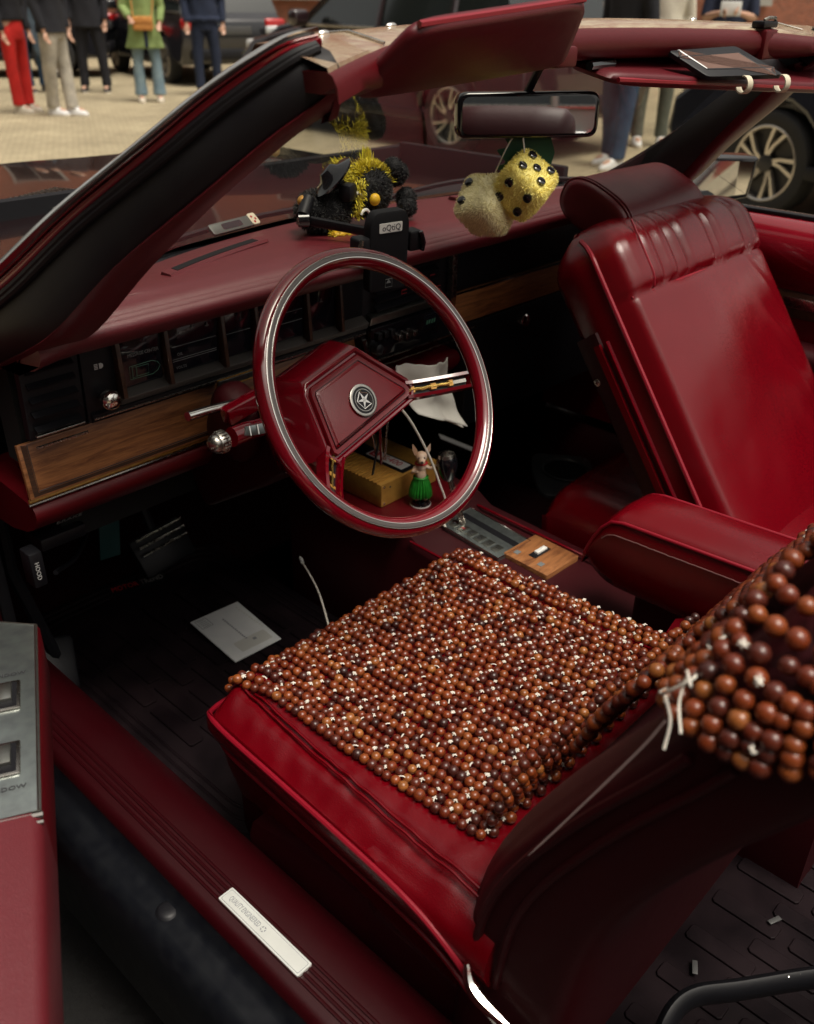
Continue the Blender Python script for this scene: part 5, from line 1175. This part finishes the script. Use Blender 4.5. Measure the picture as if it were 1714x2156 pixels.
# ---------------- parked cars
def suv(label, loc, rz, paint, grp='cars parked across the street', tall=1.62):
    """built along +X (front), wheels on z = 0"""
    root = empty('parked_car', (0, 0, 0)); tag(root, label, 'car', grp)
    Lh = 2.2; hw = .90; xf, xr = 1.33, -1.33; wr = .345
    # body side profile: lower tub lofted across the width
    prof = [(-2.18, .42), (-2.22, .62), (-2.17, .92), (-2.02, 1.02), (-1.2, 1.03), (.75, 1.02), (1.25, .99), (1.95, .86), (2.17, .70), (2.2, .48), (2.1, .32)]
    def arch(cx, r): return [(cx+r*math.cos(q), .345+r*math.sin(q)) for q in [math.pi*k/10 for k in range(11)]]
    low = [(2.0, .28)]+[p for p in arch(xf, .40) if p[1] > .27]+[(xf-.42, .25), (xr+.42, .25)]+[p for p in arch(xr, .40) if p[1] > .27]+[(-2.08, .30)]
    out_ = prof+low
    secs = []
    for y, k in ((-hw+.16, .97), (-hw+.04, .99), (-hw, 1.0)): secs.append((y, k))
    def rr2(y, k): return [V((px_*(1 if abs(px_) < 1.9 else (k if True else 1)), y, pz if pz < .9 else pz-(1-k)*1.2+.02)) for px_, pz in out_]
    ys_ = [(-hw+.05, .985), (-hw, 1.0), (-hw+.02, .995)]
    rings = [[V((px_, -hw+.10*max(0, (pz-.80))/.2+.04*max(0, .45-pz)/.2, pz)) for px_, pz in out_], [V((px_, hw-.10*max(0, (pz-.80))/.2-.04*max(0, .45-pz)/.2, pz)) for px_, pz in out_]]
    g = G(); g.loft(rings, True, True); body = g.out('body', paint, root, smooth=30)
    md = body.modifiers.new('b', 'BEVEL'); md.width = .035; md.segments = 3; md.limit_method = 'ANGLE'; md.angle_limit = R(40)
    # greenhouse
    def gh(z, x0, x1, w_): return [V((x1, -w_, z)), V((x1, w_, z)), V((x0, w_, z)), V((x0, -w_, z))]
    cab = [gh(1.01, -2.02, 1.12, .80), gh(1.30, -1.86, .62, .735), gh(tall-.09, -1.70, .25, .67)]
    G().loft(cab, True, True).out('windows', 'car_glass', root, smooth=20)
    rf = G().loft([gh(tall-.10, -1.74, .29, .69), gh(tall-.03, -1.66, .18, .66), gh(tall, -1.35, -.05, .56)], True, True).out('roof', paint, root, smooth=50)
    for sy in (-1, 1):
        for (a, b, nm) in (((1.10, .800, 1.01), (.27, .672, tall-.08), 'a'), ((-.20, .805, 1.01), (-.24, .675, tall-.08), 'b'), ((-1.25, .805, 1.01), (-1.22, .675, tall-.08), 'c')):
            G().tube([V((a[0], sy*(a[1]+.004), a[2])), V((b[0], sy*(b[1]+.004), b[2]))], .032, 6).out('window_post', paint, root)
        G().box((-.45, sy*.812, 1.022), (3.0, .02, .028), bev=.006).out('window_trim', 'chrome_dull', root)
        G().tube([(-1.5, sy*.62, tall+.03), (-.1, sy*.62, tall+.03)], .014, 6).out('roof_rail', 'chrome_dull', root)
        for x in (.15, -.88):
            G().box((x, sy*.905, .90), (.22, .03, .035), bev=.012, seg=3).out('door_handle', 'chrome', root)
        for x in (.72, -.25, -1.18): G().box((x, sy*.9005, .66), (.008, .006, .66)).out('door_gap', 'black_soft', root)
        mm = G().box((.85, sy*1.0, 1.09), (.14, .20, .15), bev=.04, seg=3).out('wing_mirror', paint, root)
        G().box((2.06, sy*.66, .78), (.22, .36, .13), bev=.04, seg=3).out('headlight', 'lamp', root)
        G().box((-2.13, sy*.68, .86), (.16, .34, .17), bev=.04, seg=3).out('taillight', 'tail_red', root)
        G().box((0, sy*.895, .33), (2.0, .05, .09), bev=.02).out('side_cladding', 'black', root)
    G().box((2.17, 0, .42), (.10, 1.5, .16), bev=.03).out('front_bumper', 'black', root); G().box((-2.19, 0, .45), (.10, 1.5, .16), bev=.03).out('rear_bumper', 'black', root)
    G().box((2.185, 0, .64), (.06, .8, .16), bev=.02).out('grille', 'black_gloss', root); G().box((-2.215, 0, .78), (.02, .52, .12), bev=.006).out('number_plate', 'plate_dark', root)
    G().box((0, 0, .42), (2.1, 1.5, .3)).out('underbody', 'black_soft', root)
    for cx in (xf, xr):
        for sy in (-1, 1):
            y = sy*.80; ax = V((0, sy, 0)); c = V((cx, y, .345))
            ty = G().lathe([(.235, .02), (.245, .085), (.285, .10), (.325, .09), (.343, .06), (.345, .0), (.343, -.06), (.325, -.09), (.24, -.09)], c, ax, 40, cap=False).out('wheel', 'tyre', root, smooth=40)
            G().lathe([(.238, .03), (.236, -.02), (.0005, -.02)], c, ax, 32).out('rim_well', 'alloy_dark', ty)
            G().lathe([(.245, .088), (.238, .092), (.228, .086), (.226, .02)], c, ax, 40, cap=False).out('rim', 'alloy', ty)
            for k in range(5):
                a = 2*math.pi*k/5+.3
                def at(r_, da, h): return c+V((math.cos(a+da*sy)*r_, 0, math.sin(a+da*sy)*r_))+ax*h
                for off, tw in ((0, 1), (.42, 1)):
                    p_in, p_out = (.05, off*.5+.0), (.232, off+.22)
                    G().loft([[at(r_, d0-w_, h), at(r_, d0+w_, h), at(r_, d0+w_, h-.03), at(r_, d0-w_, h-.03)] for r_, d0, w_, h in ((.045, off*.4-.1, .28, .070), (.12, off*.8+.02, .085, .080), (.232, off+.16, .055, .084))]).out('wheel_spoke', 'alloy', ty, smooth=30)
            G().lathe([(.06, .05), (.055, .078), (.03, .084), (.0005, .085)], c, ax, 20).out('hub_cap', 'alloy_dark', ty)
    root.location = loc; root.rotation_euler = (0, 0, rz)
    return root
def face(dx_, dy_): return math.atan2(dy_, dx_)
PARK = []
suv('dark car at the right edge, nearest of the parked cars, with twisted five-spoke wheel', (5.92, .49, 0), face(.2, .98), 'suv_navy')
suv('dull maroon car seen through the windshield beyond the dice', (6.78, 6.44, 0), face(.1, .995), 'suv_maroon')
suv('glossy black car with bright window strip behind the sun visor', (11.2, 11.0, 0), face(-.72, .69), 'suv_black')
suv('black car with lit red tail lamp behind the green jacket', (9.2, 14.25, 0), face(.25, .97), 'suv_black')
suv('black car hidden behind the bystanders at the far left', (6.6, 16.6, 0), face(-.80, .60), 'suv_black')

# ---------------- bystanders
def person(label, loc, rz, h, legs_m, top_m, shoe_m, pose=None, hem=.50, flare=1.0, coat=False, sleeve=True, extras=None, stance=.10, step=0.0, hair='hair_dark', slim=1.0):
    """faces -Y in its own frame; feet on z = 0"""
    r = empty('person', (0, 0, 0)); tag(r, label, 'person', 'bystanders in the street'); k = h/1.72; P_ = lambda x, y, z: V((x, y, z))*k
    arms = pose or {-1: [(-.19, 0, 1.42), (-.25, .02, 1.14), (-.24, -.06, .88)], 1: [(.19, 0, 1.42), (.25, .02, 1.14), (.24, -.06, .88)]}
    g = G(); s_ = slim
    g.sph(P_(0, -.01, 1.60), (.072*k, .092*k, .112*k), 20, 14); g.sph(P_(0, -.095, 1.595), (.012*k, .018*k, .022*k), 8, 6)
    for sx in (-1, 1): g.sph(P_(sx*.074, 0, 1.60), (.012*k, .02*k, .03*k), 8, 6)
    g.tube([P_(0, .01, 1.40), P_(0, 0, 1.54)], .052*k, 12)
    g.loft([[P_(math.cos(q)*a, math.sin(q)*b, z) for q in [2*math.pi*i/20 for i in range(20)]] for z, a, b in ((.86, .15, .11), (.98, .165, .115), (1.10, .14, .10), (1.25, .16, .11), (1.38, .175, .105), (1.45, .10, .08))])
    for sx in (-1, 1):
        sh_, el, wr_ = [V(p) for p in arms[sx]]
        g.tube([P_(*p) for p in (sh_, sh_.lerp(el, .5), el, el.lerp(wr_, .5), wr_)], [.052*k, .048*k, .040*k, .036*k, .026*k], 10)
        d_ = (wr_-el).normalized(); pc_ = wr_+d_*.05; n_ = d_.cross(V((0, 1, 0)) if abs(d_.y) < .9 else V((1, 0, 0))).normalized(); b_ = d_.cross(n_)
        g.sph(P_(*pc_), (.034*k, .022*k, .048*k), 10, 8, rot=Matrix((n_, b_, d_)).transposed())
        for f in range(4):
            o_ = n_*(-.026+.017*f); L_ = (.062, .07, .066, .052)[f]; g.tube([P_(*(pc_+o_+d_*.03)), P_(*(pc_+o_+d_*(.03+L_*.55)+b_*.008)), P_(*(pc_+o_+d_*(.03+L_)+b_*.024))], [.0095*k, .009*k, .0075*k], 6)
        g.tube([P_(*(pc_-n_*.026-d_*.01)), P_(*(pc_-n_*.052+d_*.02)), P_(*(pc_-n_*.056+d_*.045))], [.011*k, .010*k, .008*k], 6)
        lx = sx*(.085+stance*.3); fx = sx*stance+step*0; fy = -sx*step
        g.tube([P_(sx*.085, 0, .90), P_(lx, fy*.3-.01, .50), P_(fx, fy, .09)], [.082*k*s_, .055*k*s_, .036*k], 12)
        g.sph(P_(fx, fy-.06, .05), (.04*k, .11*k, .045*k), 10, 8)
    body = g.out('body', 'skin', r, smooth=180); remesh(body, .013, 3)
    for sx in (-1, 1): G().sph(P_(sx*.027, -.088, 1.615), (.012*k, .008*k, .009*k), 8, 6).out('eye', 'eye_white', body)
    G().sph(P_(0, .02, 1.635), (.084*k, .095*k, .105*k), 18, 12).out('hair', hair, r)
    # trousers
    g = G()
    g.loft([[P_(math.cos(q)*a, math.sin(q)*b, z) for q in [2*math.pi*i/20 for i in range(20)]] for z, a, b in ((.80, .165*s_, .12), (.90, .175*s_, .128), (1.0, .165*s_, .12))])
    for sx in (-1, 1):
        lx = sx*(.085+stance*.3); fx = sx*stance; fy = -sx*step; rings = []
        for z, rad in ((.90, .092), (.78, .092), (.62, .078), (.50, .070), (.36, .066*flare**.5), (.22, .062*flare), (.09, .066*flare**1.3)):
            t = (.90-z)/.81; cx = sx*.085+(lx-sx*.085)*min(1, t*2) if t < .5 else lx+(fx-lx)*(t-.5)*2; cy = fy*max(0, t-.2)/.8
            rings.append([P_(cx+math.cos(q)*rad*s_*(1+.05*math.sin(q*3+z*30)), cy+math.sin(q)*rad*1.1*s_, z) for q in [2*math.pi*i/18 for i in range(18)]])
        g.loft(rings)
    tr2 = g.out('trousers', legs_m, r, smooth=180); remesh(tr2, .012, 3)
    for sx in (-1, 1):
        fx = sx*stance; fy = -sx*step
        g = G(); g.loft([[P_(fx+math.cos(q)*a, fy+yy+math.sin(q)*b, z) for q in [2*math.pi*i/20 for i in range(20)]] for z, a, b, yy in ((.0, .050, .135, -.055), (.03, .052, .138, -.055), (.055, .047, .12, -.045), (.085, .042, .085, -.01), (.12, .042, .055, .015))]); so_ = g.out('shoe', shoe_m, r, smooth=60)
        G().loft([[P_(fx+math.cos(q)*a, fy-.055+math.sin(q)*b, z) for q in [2*math.pi*i/20 for i in range(20)]] for z, a, b in ((.0, .053, .140), (.022, .054, .141))]).out('sole', 'shoe_cream', so_)
    # upper garment
    g = G(); hz_ = hem
    prof_ = [(1.455, .085, .075), (1.41, .17, .115), (1.33, .195, .135), (1.15, .175, .128), (1.0, .185, .138)]
    if hz_ < .98: prof_ += [(.88, .205, .15), (hz_, .215+.05*(1 if hz_ < .8 else 0), .16)]
    g.loft([[P_(math.cos(q)*a*(1+.03*math.sin(q*5+z*17)), math.sin(q)*b*(1+.03*math.sin(q*5+z*13)), z) for q in [2*math.pi*i/28 for i in range(28)]] for z, a, b in prof_])
    for sx in (-1, 1):
        sh_, el, wr_ = [V(p) for p in arms[sx]]; e_ = wr_ if sleeve else el
        pts = [sh_, sh_.lerp(el, .5), el]+([el.lerp(wr_, .5), el.lerp(wr_, .93)] if sleeve else []); g.tube([P_(*p) for p in pts], [.072*k, .064*k, .056*k]+([.050*k, .044*k] if sleeve else []), 12)
    tp = g.out('jacket' if coat else 'shirt', top_m, r, smooth=180); remesh(tp, .013, 3)
    if extras: extras(r, P_, k)
    r.location = loc; r.rotation_euler = (0, 0, rz)
    return r
def toward(x, y, tx=-1.1, ty=-.8): return math.atan2(ty-y, tx-x)+math.pi/2
def bag_front(r, P_, k):
    b = G().box(P_(.0, -.175, .985), (.27*k, .085*k, .17*k), bev=.03*k, seg=3).out('handbag', 'bag_tan', r)
    G().box(P_(.0, -.222, 1.03), (.26*k, .012*k, .075*k), bev=.005*k).out('bag_flap', 'bag_tan', b); G().tube([P_(.12, -.15, 1.05), P_(.17, -.12, 1.3), P_(.08, 0, 1.47), P_(-.12, -.10, 1.25), P_(-.12, -.15, 1.05)], .008*k, 6).out('bag_strap', 'bag_tan', b)
def open_front(r, P_, k):
    bag_front(r, P_, k); G().box(P_(.02, -.158, .80), (.05*k, .02*k, .22*k), bev=.005*k).out('under_shirt', 'cloth_navy', r)
def held_jacket(r, P_, k):
    g = G(); rg = []
    for i, (z, a, b) in enumerate(((1.12, .08, .05), (1.0, .13, .07), (.80, .15, .08), (.60, .13, .075), (.48, .09, .05), (.42, .05, .03))):
        rg.append([P_(.10+.02*math.sin(z*9)+math.cos(q)*a*(1+.12*math.sin(q*4+z*9)), -.20+math.sin(q)*b*(1+.2*math.sin(q*5+z*7)), z) for q in [2*math.pi*j/24 for j in range(24)]])
    g.loft(rg).out('carried_jacket', 'denim_jacket', r, smooth=180)
def phone_held(r, P_, k):
    G().box(P_(0, -.34, 1.24), (.20*k, .02*k, .13*k), bev=.006*k).out('tablet', 'white', r)
UPARM = {-1: [(-.19, 0, 1.42), (-.24, -.06, 1.16), (-.10, -.28, 1.20)], 1: [(.19, 0, 1.42), (.24, -.06, 1.16), (.10, -.28, 1.20)]}
BAGARM = {-1: [(-.19, 0, 1.42), (-.25, -.02, 1.17), (-.17, -.18, 1.05)], 1: [(.19, 0, 1.42), (.26, .0, 1.17), (.22, -.14, .99)]}
person('person in red flared trousers and white shoes at the far left', (4.44, 10.84, 0), toward(4.3, 10.9)+.9, 1.70, 'cloth_red', 'cloth_black', 'shoe_cream', stance=.085, flare=1.15, hem=1.0, slim=.92)
person('person in dark jeans and black boots carrying a blue denim jacket', (5.75, 13.05, 0), toward(5.7, 13)+.3, 1.74, 'denim_dark', 'cloth_black', 'shoe_black', extras=held_jacket, hem=.9)
person('person in grey trousers and bright white sneakers, side on', (4.63, 10.25, 0), toward(4.6, 10.2)+1.0, 1.76, 'cloth_grey', 'cloth_black', 'shoe_white', stance=.035, step=.10, hem=.86, slim=1.05)
person('person all in black standing left of the green jacket', (6.40, 12.55, 0), toward(6.4, 12.5)-.2, 1.80, 'cloth_black', 'cloth_black', 'shoe_black', stance=.15, hem=.8, coat=True)
person('person in green jacket and pale blue jeans with a tan handbag', (6.28, 10.95, 0), toward(6.3, 10.9), 1.64, 'denim', 'cloth_green', 'shoe_cream', pose=BAGARM, stance=.125, flare=1.3, hem=.68, coat=True, extras=open_front)
person('person in navy top and trousers beside the red tail lamp', (7.42, 11.2, 0), toward(7.4, 11.2)+.1, 1.78, 'cloth_navy', 'cloth_navy', 'shoe_black', stance=.12, hem=.95)
person('person in a black coat and blue jeans beyond the windshield', (6.35, 3.78, 0), toward(6.3, 3.8)-.8, 1.75, 'denim_dark', 'cloth_black', 'shoe_white', stance=.13, step=.08, hem=.85, coat=True)
person('person in cream shirt and grey trousers beside the black coat', (7.75, 4.25, 0), toward(7.7, 4.2)+.2, 1.74, 'cloth_olive', 'cloth_cream', 'shoe_white', stance=.12, hem=.86)
person('person holding up a pale tablet above the far windshield header', (8.9, 4.15, 0), toward(8.9, 4.1), 1.70, 'cloth_olive', 'cloth_navy', 'shoe_black', pose=UPARM, sleeve=False, extras=phone_held, hem=.95)
suv('red car parked behind the convertible, seen in the rear-view mirror', (-.3, -6.4, 0), face(-.9, .42), 'old_red', 'cars parked behind')
suv('grey car parked behind the convertible beside the red one', (-4.1, -6.3, 0), face(-.9, .42), 'old_grey', 'cars parked behind')
person('person in navy trousers standing behind, seen in the wing mirror', (.42, -3.55, 0), .4, 1.75, 'cloth_navy', 'cloth_navy', 'shoe_black', stance=.09, hem=.95)
